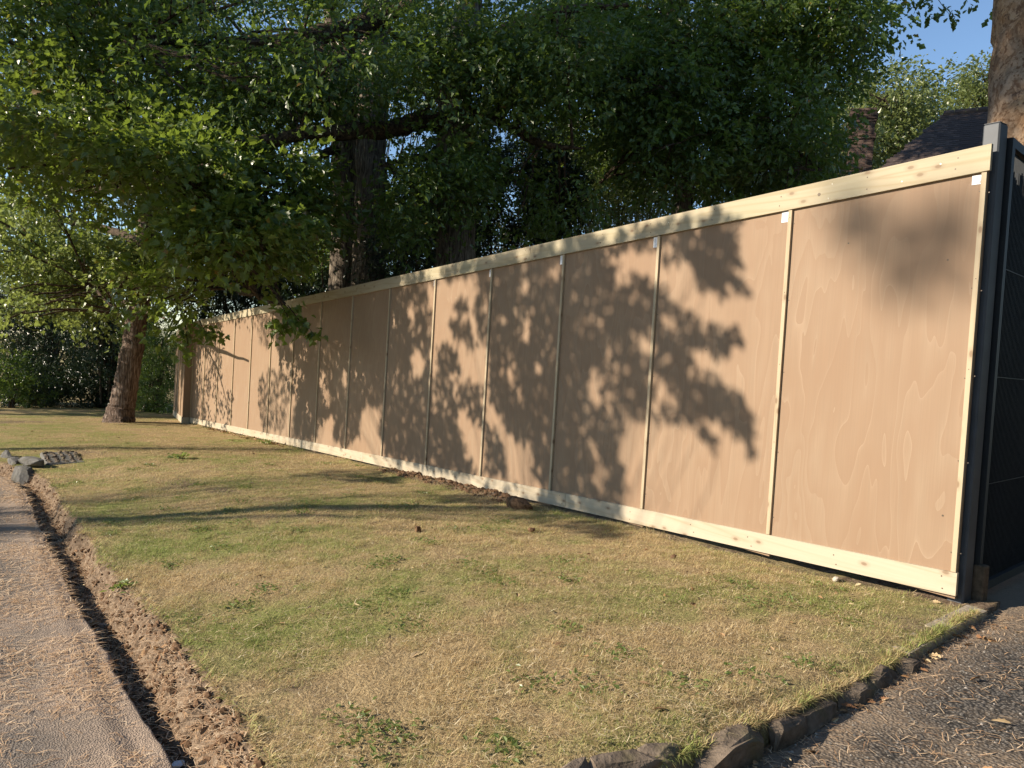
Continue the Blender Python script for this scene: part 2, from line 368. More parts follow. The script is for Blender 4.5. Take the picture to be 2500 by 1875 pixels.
def mat_stone(name, a, b_, moss):
    mt, n, b = M(name, 0.95, 0.2); p = N(n, 'ShaderNodeNewGeometry').outputs['Position']
    f = noise(n, p, 14, 5, 0.65); col = ramp(n, f, [(0.3, a), (0.7, b_)]).outputs[0]
    col = mix(n, ramp(n, noise(n, p, 6, 3), [(0.5, (0, 0, 0)), (0.7, (0.6, 0.6, 0.6))]).outputs[0], col, moss)
    L(n, col, b.inputs['Base Color']); bump(n, b, f, 0.8, 0.02); return mt
STONE = mat_stone('edging_stone', (0.075, 0.058, 0.043), (0.225, 0.175, 0.13), (0.17, 0.15, 0.07))
STONEG = mat_stone('grey_stone', (0.07, 0.068, 0.064), (0.20, 0.19, 0.175), (0.12, 0.11, 0.08))
KERBM = mat_stone('concrete_edging', (0.25, 0.21, 0.16), (0.42, 0.36, 0.28), (0.30, 0.26, 0.16))
NEEDLE = None
def mat_island(name, stops, rough=0.8):
    mt, n, b = M(name, rough, 0.2); g = N(n, 'ShaderNodeNewGeometry')
    L(n, ramp(n, g.outputs['Random Per Island'], stops).outputs[0], b.inputs['Base Color']); return mt
NEEDLE = mat_island('pine_needles', [(0.0, (0.30, 0.175, 0.095)), (0.5, (0.56, 0.37, 0.215)), (1.0, (0.74, 0.57, 0.38))])
STRAW = mat_island('straw', [(0.0, (0.20, 0.13, 0.065)), (0.45, (0.42, 0.31, 0.16)), (0.85, (0.58, 0.46, 0.27)), (1.0, (0.74, 0.63, 0.43))])
DRYLEAF = mat_island('dry_leaves', [(0.0, (0.20, 0.10, 0.05)), (0.5, (0.33, 0.20, 0.10)), (1.0, (0.50, 0.40, 0.24))])
GRAVEL = mat_island('grit', [(0.0, (0.07, 0.065, 0.06)), (0.8, (0.18, 0.165, 0.145)), (1.0, (0.33, 0.30, 0.27))])
BRICK = mat_island('old_brick', [(0.0, (0.13, 0.075, 0.055)), (1.0, (0.22, 0.13, 0.095))])
def mat_objrand(name, a, b_, rough=0.9):
    mt, n, b = M(name, rough, 0.25); oi = N(n, 'ShaderNodeObjectInfo')
    p = N(n, 'ShaderNodeNewGeometry').outputs['Position']
    c = mix(n, oi.outputs['Random'], a, b_); c = mix(n, math_(n, 'MULTIPLY', noise(n, p, 18, 4), 0.6), c, (a[0]*0.5, a[1]*0.5, a[2]*0.5))
    L(n, c, b.inputs['Base Color']); return mt
BRICKM = mat_objrand('brick', (0.075, 0.05, 0.042), (0.16, 0.11, 0.088))
TILEM = mat_objrand('roof_tile', (0.06, 0.045, 0.04), (0.13, 0.095, 0.08), 0.8)
MORTAR = flat('mortar', (0.36, 0.31, 0.26), 0.95, 0, 0.1, 0.2, 20)
PEBBLE = mat_objrand('pebble', (0.30, 0.25, 0.2), (0.62, 0.55, 0.46))

# ------------------------------------------------------------------ ground
SX = 0.0475
def kx(x):
    d = np.clip(-7.6-np.asarray(x, float), 0, None); b_ = np.where(d < 7, 0.055*d*d, 0.055*49+0.77*(d-7)); return 1+b_/3.8
def unb(x, y): return np.where(np.asarray(y) < 0, np.asarray(y, float)/kx(x), y)     # plan position straightened along the curving lane
def zp(x, y=0): return -0.165+SX*np.clip(x, -70, 9)
YE = -3.735
def yedge(x):
    x = np.asarray(x, float)
    return YE + 0.085*sstep(-3.4, -0.6, x) + 0.07*(fbm(x*1.1, x*0+3.3, 11, 4)-0.5)*2 + 0.045*(vnoise(x*4.2, x*0, 5)-0.5)
def droop(y): return -0.085*sstep(-2.0, -3.8, y)
def verge_z(x, y, micro=True):
    x = np.asarray(x, float); y = np.asarray(y, float)
    y = unb(x, y)
    z = zp(x)+droop(y)+0.055*(fbm(x*0.45+7, y*0.6, 3, 3)-0.5)*sstep(0.05, -0.7, y)
    # loose earth heaped against the boards between panels 3 and 7
    heap = sstep(-3.9, -4.6, x)*sstep(-7.6, -6.2, x)
    z = z+heap*0.04*sstep(-0.55, -0.02, y)*fbm(x*5, y*7, 21, 4)*1.8
    z = z-0.035*sstep(-0.35, 0.0, y)*sstep(-2.6, -0.4, x)*(0.5+fbm(x*3, y*3, 4, 3))
    z = z+0.028*sstep(-0.5, -0.1, x)*sstep(-0.4, -0.02, y)
    z = z-0.035*sstep(-0.16, 0.0, x-xedge(y))*sstep(-0.5, -1.4, y)
    e = yedge(x); s = e-y
    rough = 0.09*(fbm(x*7, y*7, 31, 4)-0.5)
    wide = 0.09+0.17*sstep(-3.6, -1.2, x)
    z = z-0.16*sstep(-0.02, 1.0, (s+rough*1.3)/wide)-0.02*sstep(0.1, 0.2, s)+(rough*0.7+0.05*(fbm(x*19, y*15, 35, 3)-0.5))*sstep(-0.01, 0.06, s)
    if micro: z = z+0.022*(fbm(x*14, y*14, 9, 3)-0.5)+0.022*(fbm(x*3.6, y*3.6, 19, 3)-0.5)
    return z
SLX = np.array([0.12, 0.16, 0.28, 0.36, 0.40, 0.39, 0.27, 0.10, -0.3]); SLY = np.array([0.30, 0.10, -1.01, -1.87, -2.32, -2.61, -3.14, -3.45, -3.8])
def xedge(y): return np.interp(-np.asarray(y, float), -SLY, SLX)
def grid_mesh(name, xs, ys, zf, mat, keep=None, soilf=None, clampx=False, bend=False):
    X, Y = np.meshgrid(xs, ys, indexing='ij')
    if bend: Y = np.where(Y < 0, Y*kx(X), Y)
    X0 = X
    if clampx: X = np.minimum(X, xedge(Y))
    Z = zf(X, Y)-(0.25*(X0 > X+0.02) if clampx else 0)
    V = np.stack([X, Y, Z], -1).reshape(-1, 3); nx, ny = X.shape
    i = np.arange(nx-1)[:, None]; j = np.arange(ny-1)[None, :]
    F = np.stack([i*ny+j, (i+1)*ny+j, (i+1)*ny+j+1, i*ny+j+1], -1).reshape(-1, 4)
    if keep is not None:
        cc = V[F].mean(1); F = F[keep(cc[:, 0], cc[:, 1])]
    me = mesh_from(name, V, F, mat, smooth=True)
    a = me.attributes.new('soil', 'FLOAT', 'POINT')
    a.data.foreach_set('value', (np.zeros(len(V)) if soilf is None else soilf(V[:, 0], V[:, 1])).astype(np.float32))
    o = put(name, me); tag(o, kind='structure'); return o
BARE = [(G_, r_) for G_, r_ in ()]
def soil_amt(x, y):
    y = unb(x, y)
    s = yedge(x)-y
    a = sstep(-0.06, 0.03, s)*1.2
    heap = sstep(-3.7, -4.4, x)*sstep(-7.8, -6.6, x)
    a = np.maximum(a, heap*sstep(-0.42, -0.1, y)*0.95)
    a = np.maximum(a, 0.55*sstep(-0.25, -0.02, y)*sstep(-16, -10, x)*0.9)
    a = np.maximum(a, 0.62*sstep(-0.5, 0.05, y)*sstep(-1.3, -0.2, x))
    for (bx, by, rx, ry, st) in ((-6.9, -2.6, 0.9, 0.45, .62), (-6.0, -2.4, 0.5, 0.25, .7), (-11.0, -2.7, 1.6, 0.35, .55), (-19.0, -1.5, 1.1, 0.7, .6), (-0.6, -3.3, 0.7, 0.5, .45), (0.1, -0.5, 0.3, 0.6, .55)):
        a = np.maximum(a, st*np.exp(-((x-bx)/rx)**2-((y-by)/ry)**2))
    return a
xs = np.concatenate([np.linspace(-46, -13, 130, endpoint=False), np.linspace(-13, -5, 180, endpoint=False), np.linspace(-5, 0.45, 230)])
ys = np.concatenate([np.linspace(-4.14, -3.55, 44, endpoint=False), np.linspace(-3.55, 0.3, 78)])
grid_mesh('grass_verge', xs, ys, verge_z, LAWN, None, soil_amt, True, True)
# verge and lawn beyond the hoarding's far end
grid_mesh('lawn_beyond', np.linspace(-70, -18.6, 120), np.linspace(0.3, 12, 40), lambda x, y: zp(x)+0.05*(fbm(x*.4, y*.4, 8, 3)-0.5)-0.01, LAWN, None, lambda x, y: 0.35+0*x)
def yroad(x): return -4.0+0.06*sstep(-3.2, -0.4, x)+0.035*(fbm(np.asarray(x)*2.2, np.asarray(x)*0, 41, 4)-0.5)*2
def road_z(x, y):
    y = unb(x, y)
    z = zp(x)-0.15+0.012*(fbm(x*1.5, y*1.5, 51, 3)-0.5)+0.03*sstep(-4.2, -7, y)
    z = z-0.014*sstep(-4.09, -4.0, y)*(0.4+fbm(x*9, y*9, 61, 3)); return z-0.13*sstep(-0.004, 0.03, y-yroad(x))
xs = np.concatenate([np.linspace(-70, -12, 120, endpoint=False), np.linspace(-12, 0.2, 330, endpoint=False), np.linspace(0.2, 9, 60)])
ys = np.concatenate([np.linspace(-11, -4.3, 40, endpoint=False), np.linspace(-4.3, -3.88, 44)])
def road_soil(x, y):
    y = unb(x, y); return 0.75*sstep(-4.35, -4.0, y)*(0.5+fbm(x*3, y*3, 71, 3))+0.25*sstep(-5.2, -4.2, y)
grid_mesh('road', xs, ys, road_z, ROAD, lambda x, y: (unb(x, y) < -4.0+0.105) & ((x < 0.1) | (y < -4.2)), road_soil, False, True)
def drive_z(x, y):
    d = 0.035+0.10*sstep(0.3, -2.6, y)+0.02*sstep(-3, -4.3, y)
    return -0.165+SX*np.clip(x, -2, 9)*sstep(4, 0, y)-d+0.02*(fbm(x*1.1, y*1.1, 81, 3)-0.5)+0.007*(fbm(x*14, y*14, 83, 2)-0.5)
def drive_soil(x, y):
    a = sstep(0.0, 0.45, y)*1.0
    a = np.maximum(a, 0.8*np.exp(-((x-xedge(y))/0.16)**2)); return a
grid_mesh('driveway', np.linspace(-3, 7, 170), np.linspace(-4.22, 14, 260), drive_z, DRIVE, lambda x, y: ((x > xedge(y)-0.12) | (y > 0.12)), drive_soil)
# land all round, down to the horizon
def land_z(x, y): return zp(x)-0.75+0.0*y
o = grid_mesh('ground', np.concatenate([[-900, -300], np.linspace(-120, 60, 60), [300, 900]]), np.concatenate([[-900, -300], np.linspace(-80, 90, 60), [300, 900]]), land_z, LAWN, None, lambda x, y: 0.2+0*x)
# garden soil behind the hoarding
grid_mesh('garden_ground', np.linspace(-60, 6, 60), np.linspace(0.31, 60, 60), lambda x, y: zp(x)-0.06, LAWN, lambda x, y: (x > -18.5) | (y > 12), lambda x, y: 0.55+0*x)
# far side of the road
grid_mesh('far_verge', np.linspace(-70, 12, 80), np.linspace(-60, -10.95, 40), lambda x, y: zp(x)-0.22+0.1*(fbm(x*.3, y*.3, 91, 3)-.5), LAWN, None, lambda x, y: 0.3+0*x)

def gz(x, y):
    """ground height by plan position"""
    x = np.asarray(x, float); y = np.asarray(y, float)
    return np.where((x > xedge(y)) & (y < 0.3), drive_z(x, y), np.where(unb(x, y) < -4.0, road_z(x, y), verge_z(x, y, False)))
def G(px, py):
    """point of the ground seen at a pixel of the photo"""
    d = ray(px, py); t = np.geomspace(0.8, 60, 500); P = CAM+d*t[:, None]; below = P[:, 2] < gz(P[:, 0], P[:, 1])
    k = int(np.argmax(below)) if below.any() else 499
    t = np.linspace(t[max(k-1, 0)], t[k], 24); P = CAM+d*t[:, None]; below = P[:, 2] < gz(P[:, 0], P[:, 1])
    return P[int(np.argmax(below)) if below.any() else 23].copy()

# ------------------------------------------------------------------ hoarding
PW = 1.22
H_TOP, SB, ST_ = 2.22, -0.0478, -0.0458
def kz(x): return SX*1.01*x                       # top edge of the kick boards
def tz(x): return 2.221+0.0457*x                  # lower edge of the top boards
NP = 15
hoard = thing('hoarding', 'long plywood hoarding with pale timber boards along its top and foot', 'hoarding', (0, 0, 0))
def panel_mesh(hgt):
    mb = MB(); mb.box((-PW+0.0015, 0.018, -0.12), (-0.0015, 0.036, hgt+0.12)); return mb.mesh('panel', PLY)
pm = panel_mesh(2.22)
def quad_prism(x0, x1, z00, z01, z10, z11, ya, yb):
    # board whose lower/upper edges follow the slope: (z00,z01) at x0, (z10,z11) at x1
    V = [(x0, ya, z00), (x0, ya, z01), (x0, yb, z00), (x0, yb, z01), (x1, ya, z10), (x1, ya, z11), (x1, yb, z10), (x1, yb, z11)]
    return V, [[0, 1, 3, 2], [4, 6, 7, 5], [0, 4, 5, 1], [2, 3, 7, 6], [0, 2, 6, 4], [1, 5, 7, 3]]
first = None
SW = 0.027
def lath(x):
    V, F = quad_prism(-SW, 0.0, 0.002, 0, 0.002, 0, -0.0, 0.018); return V, F
strip0 = None
screws = MB(); brights = MB()
def disc(mb, c, r, y):
    th = np.linspace(0, 2*np.pi, 7)[:-1]
    V = [(c[0]+r*math.cos(t), y-0.0012, c[1]+r*math.sin(t)) for t in th]+[(c[0]+r*1.0*math.cos(t), y+0.003, c[1]+r*math.sin(t)) for t in th]
    mb.add(V, [[k, (k+1) % 6, 6+(k+1) % 6, 6+k] for k in range(6)]); mb.add(V[:6], [[0, k+1, k+2] if False else [0, k+2, k+1] for k in range(4)])
for i in range(NP):
    x = -PW*i
    if first is None: p = put('plywood_panel', pm, hoard); first = p
    else: p = copy_part(first, hoard)
    p.location = (x, random.uniform(0, 0.0015), kz(x-PW/2)); 
    if i % 3 == 1: p['flip'] = 1
for i in range(NP+1):
    x = -PW*i
    mb = MB(); z0, z1 = float(kz(x))+0.001, float(tz(x-SW))-0.001
    mb.box((-SW, 0.0, 0.0012), (0, 0.0178, z1-z0-0.0035))
    s = mb.build('cover_strip', STRIP, hoard, (x, 0, z0))
    for k in range(5):
        zz = z0+0.12+k*(z1-z0-0.24)/4+random.uniform(-.03, .03)
        disc(screws, (x-SW-0.012, zz), 0.0036, 0.018); disc(screws, (x+0.012, zz+random.uniform(-.02, .02)), 0.0036, 0.018)
        if random.random() < 0.5: disc(screws, (x-SW/2, zz+0.05), 0.003, 0.0)
def boards(name, mat, xs_, zlo, zhi, ya, yb):
    for a, b_ in zip(xs_[:-1], xs_[1:]):
        g = 0.002; a2, b2 = a-g, b_+g; cx, cz = a2, float(zlo(a2))
        V, F = quad_prism(b2, a2, zlo(b2), zhi(b2), zlo(a2), zhi(a2), ya, yb)
        V = np.array(V)-np.array([cx, 0, cz]); mb = MB(); mb.add(V, F); o_ = mb.build(name, mat, hoard, (cx, 0, cz))
        for k in range(max(2, int((a2-b2)/0.61))):
            xx = a2-0.12-k*0.61+random.uniform(-.05, .05)
            if xx < b2+0.05: break
            for fz in (0.25, 0.72):
                disc(screws, (xx+random.uniform(-.03, .03), zlo(xx)+(zhi(xx)-zlo(xx))*(fz+random.uniform(-.08, .08))), 0.0045, ya)
END = -PW*NP-0.03
boards('top_board', TOPB, [0.017, -4.205, -8.399, -12.8, -16.9, END], tz, lambda x: tz(x)+0.144, -0.0035, 0.0177)
boards('kick_board', KICK, [0.012, -3.42, -7.9, -12.2, -16.6, END], lambda x: kz(x)-0.128, kz, -0.0030, 0.0176)
for (bx, bz) in ((-0.25, 2.30), (-0.47, 2.235), (-0.93, 2.29), (-0.95, 2.20), (-1.9, 2.18), (-2.35, 2.20)): disc(brights, (bx, bz), 0.0032, -0.0037)
for (bx, bz) in ((-0.18, 1.75), (-0.1, 0.3), (-1.9, 1.2), (-0.8, 1.9)): disc(screws, (bx, bz), 0.006, 0.018)
# a dark open knot hole in the first top board
disc(screws, (-1.02, 2.235), 0.012, -0.0036)
tag(screws.build('screw_heads', SCREW, hoard), kind='stuff'); tag(brights.build('bright_screws', BRIGHT, hoard), kind='stuff')
for i, (w_, h_) in enumerate(((0.052, 0.05), (0.06, 0.072), (0.055, 0.085), (0.05, 0.085), (0.045, 0.08), (0.04, 0.07))):
    x1 = -PW*i-SW-0.002; zt = float(tz(x1))-0.012
    if i >= 1: zt += 0.006
    mb = MB(); mb.box((x1-w_, 0.0158, zt-h_), (x1, 0.0172, zt)); lb = mb.build('paper_label', STICK, hoard)
    pr = MB()
    for k in range(6):
        zz = zt-0.010-k*h_*0.075; pr.box((x1-w_*0.9, 0.0150, zz-0.0011), (x1-w_*(0.12+0.25*random.random()), 0.0157, zz))
    zz = zt-h_*0.62
    for dx_, dz_, a_, b_ in ((0.30, 0, .012, .0015), (0.30, -.004, .003, .008), (0.22, -.006, .004, .003), (0.16, -.002, .003, .009), (0.24, -.011, .010, .0015)):
        pr.box((x1-w_*dx_, 0.0150, zz+dz_-b_), (x1-w_*dx_+a_, 0.0157, zz+dz_))
    tag(pr.build('faint_print', INK, lb), kind='stuff')
# far section, stepped forward and turned away
S0 = np.array([END+0.01, -0.175]); dirv = np.array([-0.988, 0.155])
nrm = np.array([-dirv[1], dirv[0]])               # points away from the road
if nrm[1] < 0: nrm = -nrm
def farP(u, v): return S0+dirv*u+nrm*v
def far_board(name, mat, u0, u1, zl0, zh0, zl1, zh1, va, vb, par):
    V = []
    for (u, zl, zh) in ((u0, zl0, zh0), (u1, zl1, zh1)):
        for v in (va, vb):
            p = farP(u, v)
            V += [(p[0], p[1], zl), (p[0], p[1], zh)]
    mb = MB(); mb.add(V, [[0, 1, 3, 2], [4, 6, 7, 5], [0, 4, 5, 1], [2, 3, 7, 6], [0, 2, 6, 4], [1, 5, 7, 3]]); return mb.build(name, mat, par)
for k in range(4):
    u0, u1 = k*PW+0.002, (k+1)*PW-0.002; za, zb = float(kz(END-u0)), float(kz(END-u1)); ta, tb = float(tz(END-u0)), float(tz(END-u1))
    far_board('plywood_panel', PLY, u0, u1, za-0.1, ta+0.1, zb-0.1, tb+0.1, 0.018, 0.036, hoard)
    far_board('cover_strip', STRIP, u1-SW, u1, zb+.003, tb-.004, zb+.001, tb-.004, 0.0, 0.0175, hoard)
ua, ub = 0.0, 4*PW
far_board('top_board', TOPB, ua, ub, float(tz(END)), float(tz(END))+0.144, float(tz(END-ub)), float(tz(END-ub))+0.144, -0.0035, 0.0177, hoard)
far_board('kick_board', KICK, ua, ub, float(kz(END))-0.16, float(kz(END)), float(kz(END-ub))-0.16, float(kz(END-ub)), -0.003, 0.0176, hoard)
mb = MB(); mb.box((END-0.004, -0.172, float(kz(END))-0.1), (END+0.018, 0.03, float(tz(END))+0.10)); o = mb.build('return_panel', PLY, hoard)
mb = MB(); mb.box((END+0.0185, -0.174, float(kz(END))-0.16), (END+0.038, -0.022, float(kz(END)))); mb.build('return_kick_board', KICK, hoard)
# timber frame on the back
for zf in (0.35, 1.2, 2.05):
    V, F = quad_prism(END, -0.02, kz(END)+zf, kz(END)+zf+0.09, zf, zf+0.09, 0.0385, 0.085); mb = MB(); mb.add(V, F); mb.build('back_rail', STRIP, hoard)
V, F = quad_prism(-0.04, -0.002, -0.10, 2.2, -0.10, 2.2, 0.0865, 0.13)

# ------------------------------------------------------------------ gate post, mesh gate, timber stake
post = thing('gate_post', 'square galvanised steel post standing at the near end of the hoarding', 'post', (-0.026, 0.118, -0.3))
mb = MB(); mb.box((-0.043, -0.05, 0.0), (0.046, 0.05, 2.80), 0.008); pb = mb.build('post_body', GALV, post)
mb = MB(); mb.box((-0.040, -0.047, 2.8005), (0.043, 0.047, 2.803)); mb.build('post_cap', GALV, post)
g0 = np.array([0.010, 0.200]); gd = np.array([-0.135, 0.99]); GL = 2.9
gate = thing('mesh_gate', 'dark steel mesh gate swung open behind the post with brushwood screening', 'gate', (g0[0], g0[1], 0.0))
def gate_box(mb, u0, u1, z0, z1, t=0.02):
    n2 = np.array([gd[1], -gd[0]]); V = []
    for u in (u0, u1):
        for s_ in (-t, t):
            p = gd*u+n2*s_
            V += [(p[0], p[1], z0), (p[0], p[1], z1)]
    mb.add(V, [[0, 1, 3, 2], [4, 6, 7, 5], [0, 4, 5, 1], [2, 3, 7, 6], [0, 2, 6, 4], [1, 5, 7, 3]])
GZ0, GZ1 = -0.14, 2.44
for (a_, b_, c_, d_) in ((0, 0.05, GZ0, GZ1), (GL-0.05, GL, GZ0, GZ1)):
    mb = MB(); gate_box(mb, a_, b_, c_, d_, 0.025); mb.build('frame_stile', GATEM, gate)
for zc in (GZ0, GZ1-0.05):
    mb = MB(); gate_box(mb, 0.0505, GL-0.0505, zc, zc+0.05, 0.0245); mb.build('frame_rail', GATEM, gate)
wires = MB()
for k in range(1, int(GL/0.026)): gate_box(wires, 0.05+k*0.026, 0.0535+k*0.026, GZ0+0.052, GZ1-0.052, 0.003)
for k in range(1, 4): gate_box(wires, 0.052, GL-0.052, GZ0+0.62*k, GZ0+0.62*k+0.004, 0.0042)
tag(wires.build('wire_mesh', GATEM, gate), kind='stuff')
mb = MB(); n2 = np.array([gd[1], -gd[0]])
rp = MB()
for k in range(170):
    u = 0.06+k*(GL-0.12)/170; zt = 2.28+random.uniform(-.08, .04)
    c = gd*(u+random.uniform(-.004, .004))-n2*(0.018+random.random()*0.012)
    rp.tube([(c[0], c[1], GZ0+0.06), (c[0]+random.uniform(-.01, .01), c[1]+random.uniform(-.01, .01), (GZ0+zt)/2), (c[0]+random.uniform(-.012, .012), c[1], zt)], 0.0085, 4)
tag(rp.build('brushwood_screen', REED, gate), kind='stuff')
stake = thing('timber_stake', 'short weathered timber stake at the foot of the steel post', 'stake', (0.035, 0.225, -0.24))
mb = MB(); mb.box((-0.035, -0.03, 0.0), (0.03, 0.035, 0.27), 0.006); mb.build('stake_body', DARKW, stake)
mb = MB(); mb.box((-0.075, -0.05, 0.0), (-0.045, -0.02, 0.20), 0.004); mb.build('peg', DARKW, stake)

# ------------------------------------------------------------------ edging stones and rocks
import bmesh
def rock(c, size, rot, seed, mat, name='stone', sub=3, rough=0.22, parent=None, sq=0.62):
    bm = bmesh.new(); bmesh.ops.create_icosphere(bm, subdivisions=sub, radius=1.0)
    V = np.array([v.co[:] for v in bm.verts]); F = np.array([[v.index for v in f.verts] for f in bm.faces]); bm.free()
    rr_ = np.random.default_rng(seed)
    V = np.sign(V)*np.abs(V)**sq                # squarish block
    V /= np.max(np.abs(V), axis=0)
    nz = fbm(V[:, 0]*1.7+seed*5.1+V[:, 2]*0.9, V[:, 1]*1.7+seed*3.3-V[:, 2]*1.1, seed, 4)-0.5
    V = V*(1+rough*2*nz[:, None])
    nz2 = fbm(V[:, 0]*6+seed+V[:, 2]*5, V[:, 1]*6-V[:, 2]*4, seed+9, 3)-0.5
    V = V*(1+0.10*nz2[:, None])
    for _ in range(22):                            # chips: shave off along random planes
        pn_ = rr_.normal(0, 1, 3); pn_ /= np.linalg.norm(pn_); dd_ = V@pn_; lim_ = dd_.max()*(0.66+0.26*rr_.random()); V = V-np.outer(np.maximum(dd_-lim_, 0), pn_)
    V = V*np.array(size)/2
    cz, sz_ = math.cos(rot), math.sin(rot)
    V = V@np.array([[cz, sz_, 0], [-sz_, cz, 0], [0, 0, 1]])
    return put(name, mesh_from(name, V, F, mat, smooth=False), parent, c)
stones_px = [  # ends of each stone along the driveway edge (2212 px), height
    (1128, 1690, 1236, 1636, .16, 'lowest edging stone, pale topped, at the bottom edge of the view'),
    (1240, 1660, 1385, 1618, .17, 'long dark edging stone with a chipped pale left corner'),
    (1388, 1655, 1475, 1610, .16, 'squat edging stone with a grassy top next to the largest stone'),
    (1478, 1630, 1625, 1545, .165, 'largest edging stone, rounded and bulging out over the tarmac'),
    (1630, 1560, 1700, 1500, .13, 'upright edging stone with a pale broken corner beside the largest stone'),
    (1703, 1535, 1790, 1485, .10, 'thin dark edging stone with straw on its top'),
    (1793, 1492, 1850, 1445, .09, 'low brown edging stone just below the gap filled with leaves'),
    (1852, 1450, 1900, 1420, .08, 'short edging stone standing above the leaf filled gap'),
    (1905, 1418, 1950, 1396, .07, 'small edging stone below the flat concrete strips')]
for k, (xa, ya, xb, yb, hh, lab) in enumerate(stones_px):
    A_, B_ = G(xa, ya), G(xb, yb)
    A_[0] = xedge(A_[1]); B_[0] = xedge(B_[1])
    mid = (A_+B_)/2; ln = max(0.09, np.linalg.norm((B_-A_)[:2])); ang = math.atan2(B_[1]-A_[1], B_[0]-A_[0])
    dz_ = float(drive_z(np.array(mid[0]), np.array(mid[1])))
    wd = 0.17 if k == 3 else 0.10
    o = rock((mid[0]-(0.0 if k == 3 else 0.012 if k < 3 else -0.016), mid[1], dz_+hh*0.08), (ln*(1.3 if k < 3 else 1.08), wd, hh*(1.3 if k < 4 else 1.5)), ang, 40+k*3, STONE, 'edging_stone', 3, 0.10, None, 0.45)
    tag(o, lab, 'stone', 'edging stones along the driveway')
for k, (ya, yb, lab) in enumerate(((-1.02, -0.62, 'flat concrete edging strip nearest the rough stones'), (-0.60, -0.02, 'flat concrete edging strip leading up to the gate post'))):
    xa, xb = float(xedge(ya)), float(xedge(yb)); mb = MB()
    z0, z1 = float(drive_z(np.array(xa), np.array(ya))), float(drive_z(np.array(xb), np.array(yb)))
    V = [(xa-.09, ya, z0-.05), (xa-.09, ya, z0+.055), (xa+.01, ya, z0-.05), (xa+.01, ya, z0+.05), (xb-.09, yb, z1-.05), (xb-.09, yb, z1+.045), (xb+.01, yb, z1-.05), (xb+.01, yb, z1+.04)]
    mb.add(V, [[0, 1, 3, 2], [4, 6, 7, 5], [0, 4, 5, 1], [2, 3, 7, 6], [0, 2, 6, 4], [1, 5, 7, 3]])
    tag(mb.build('concrete_strip', KERBM), lab, 'edging', 'concrete edging strips')
p = G(52, 1040); tag(rock((p[0], p[1], p[2]+0.06), (0.44, 0.22, 0.27), 0.3, 3, STONEG, 'boulder', 4), 'grey boulder blocking the gully at the left edge', 'stone')
p = G(72, 1008); tag(rock((p[0], p[1], p[2]+0.05), (0.45, 0.2, 0.16), 0.5, 8, STONEG, 'boulder', 4), 'smaller dark rock lying behind the grey boulder', 'stone')
p = G(105, 1000); slab = thing('cobbled_slab', 'low slab of set cobbles behind the grey boulder in the gully', 'slab', (p[0], p[1], p[2]+0.045))
mb = MB(); mb.box((-0.85, -0.05, -0.12), (0.25, 0.42, -0.012), 0.02); mb.build('slab_base', STONEG, slab)
for i in range(15):
    for j in range(5):
        if random.random() < 0.12: continue
        mbx = rock((-0.80+i*0.070+random.uniform(-.02, .02), -0.0+j*0.092+random.uniform(-.015, .015), -0.006), (0.062, 0.07, 0.05), random.random()*3, i*7+j, STONE, 'cobble', 1, 0.15, slab)
p = G(40, 1012); 
for k, (xx, yy, lab) in enumerate(((12, 988, 'flat stone leaning in the gully beyond the boulder'), (30, 1001, 'stone slab sunk in the gully bank by the boulder'))):
    p = G(xx, yy); tag(rock((p[0], p[1], p[2]+0.03), (0.4, 0.14, 0.14), 0.1, 70+k, STONEG, 'gully_stone', 3), lab, 'stone')

# small loose things on the grass
def small(px, py, size, mat, name, lab, cat, seed, lift=0.3, group=None):
    p = G(px, py); return tag(rock((p[0], p[1], p[2]+size[2]*lift), size, random.random()*3, seed, mat, name, 2), lab, cat, group)
small(1805, 1254, (.075, .05, .03), PEBBLE, 'pale_stone', 'flat white stone on the grass near the kick board', 'stone', 1)
small(1455, 1208, (.05, .035, .045), SOILM, 'soil_clod', 'dark clod of earth on the grass below the second panel', 'clod', 2)
small(902, 1148, (.075, .055, .06), SOILM, 'soil_clod', 'black clod alone in the middle of the green grass', 'clod', 3)
small(1147, 1148, (.07, .05, .05), SOILM, 'soil_clod', 'dark clod on the grass in front of the earth mound', 'clod', 4)
small(222, 1358, (.05, .045, .04), PEBBLE, 'pebble', 'pale pebble at the foot of the gully bank', 'pebble', 5)
small(384, 1655, (.05, .05, .02), STICK, 'bottle_cap', 'pale round scrap lying in the gully litter', 'litter', 6)
p = G(1124, 1098)
mound = rock((p[0], p[1], p[2]+0.03), (0.30, 0.20, 0.15), 0.2, 12, SOILM, 'earth_mound', 4, 0.25); tag(mound, 'dark mound of turned earth against the kick board', 'mound')
# crumbs of earth along the foot of the boards
def scatter_rocks(n, posf, smin, smax, mat, name, kind='stuff', sub=1):
    bm = bmesh.new(); bmesh.ops.create_icosphere(bm, subdivisions=1, radius=1.0)
    V0 = np.array([v.co[:] for v in bm.verts]); F0 = np.array([[v.index for v in f.verts] for f in bm.faces]); bm.free()
    P = posf(n); S = smin+(smax-smin)*rng.random(n)**2.5
    jit = 1+0.45*(rng.random((n, len(V0)))-0.5)
    V = V0[None]*jit[..., None]*S[:, None, None]*(np.array([1, 0.8, 0.65])[None, None])+P[:, None]
    F = (F0[None]+(np.arange(n)*len(V0))[:, None, None]).reshape(-1, 3)
    return tag(put(name, mesh_from(name, V.reshape(-1, 3), F, mat)), kind=kind)
def clods(n):
    x = -4.1-2.9*rng.random(n); y = -0.03-0.24*rng.random(n)**1.8; return np.stack([x, y, verge_z(x, y)+0.008], -1)
scatter_rocks(420, clods, 0.005, 0.040, SOILM, 'loose_earth')
def gully(n):
    x = -11*rng.random(n)**1.6+0.1; y = (yedge(x)-0.02-0.25*rng.random(n))*kx(x); return np.stack([x, y, verge_z(x, y)+0.004], -1)
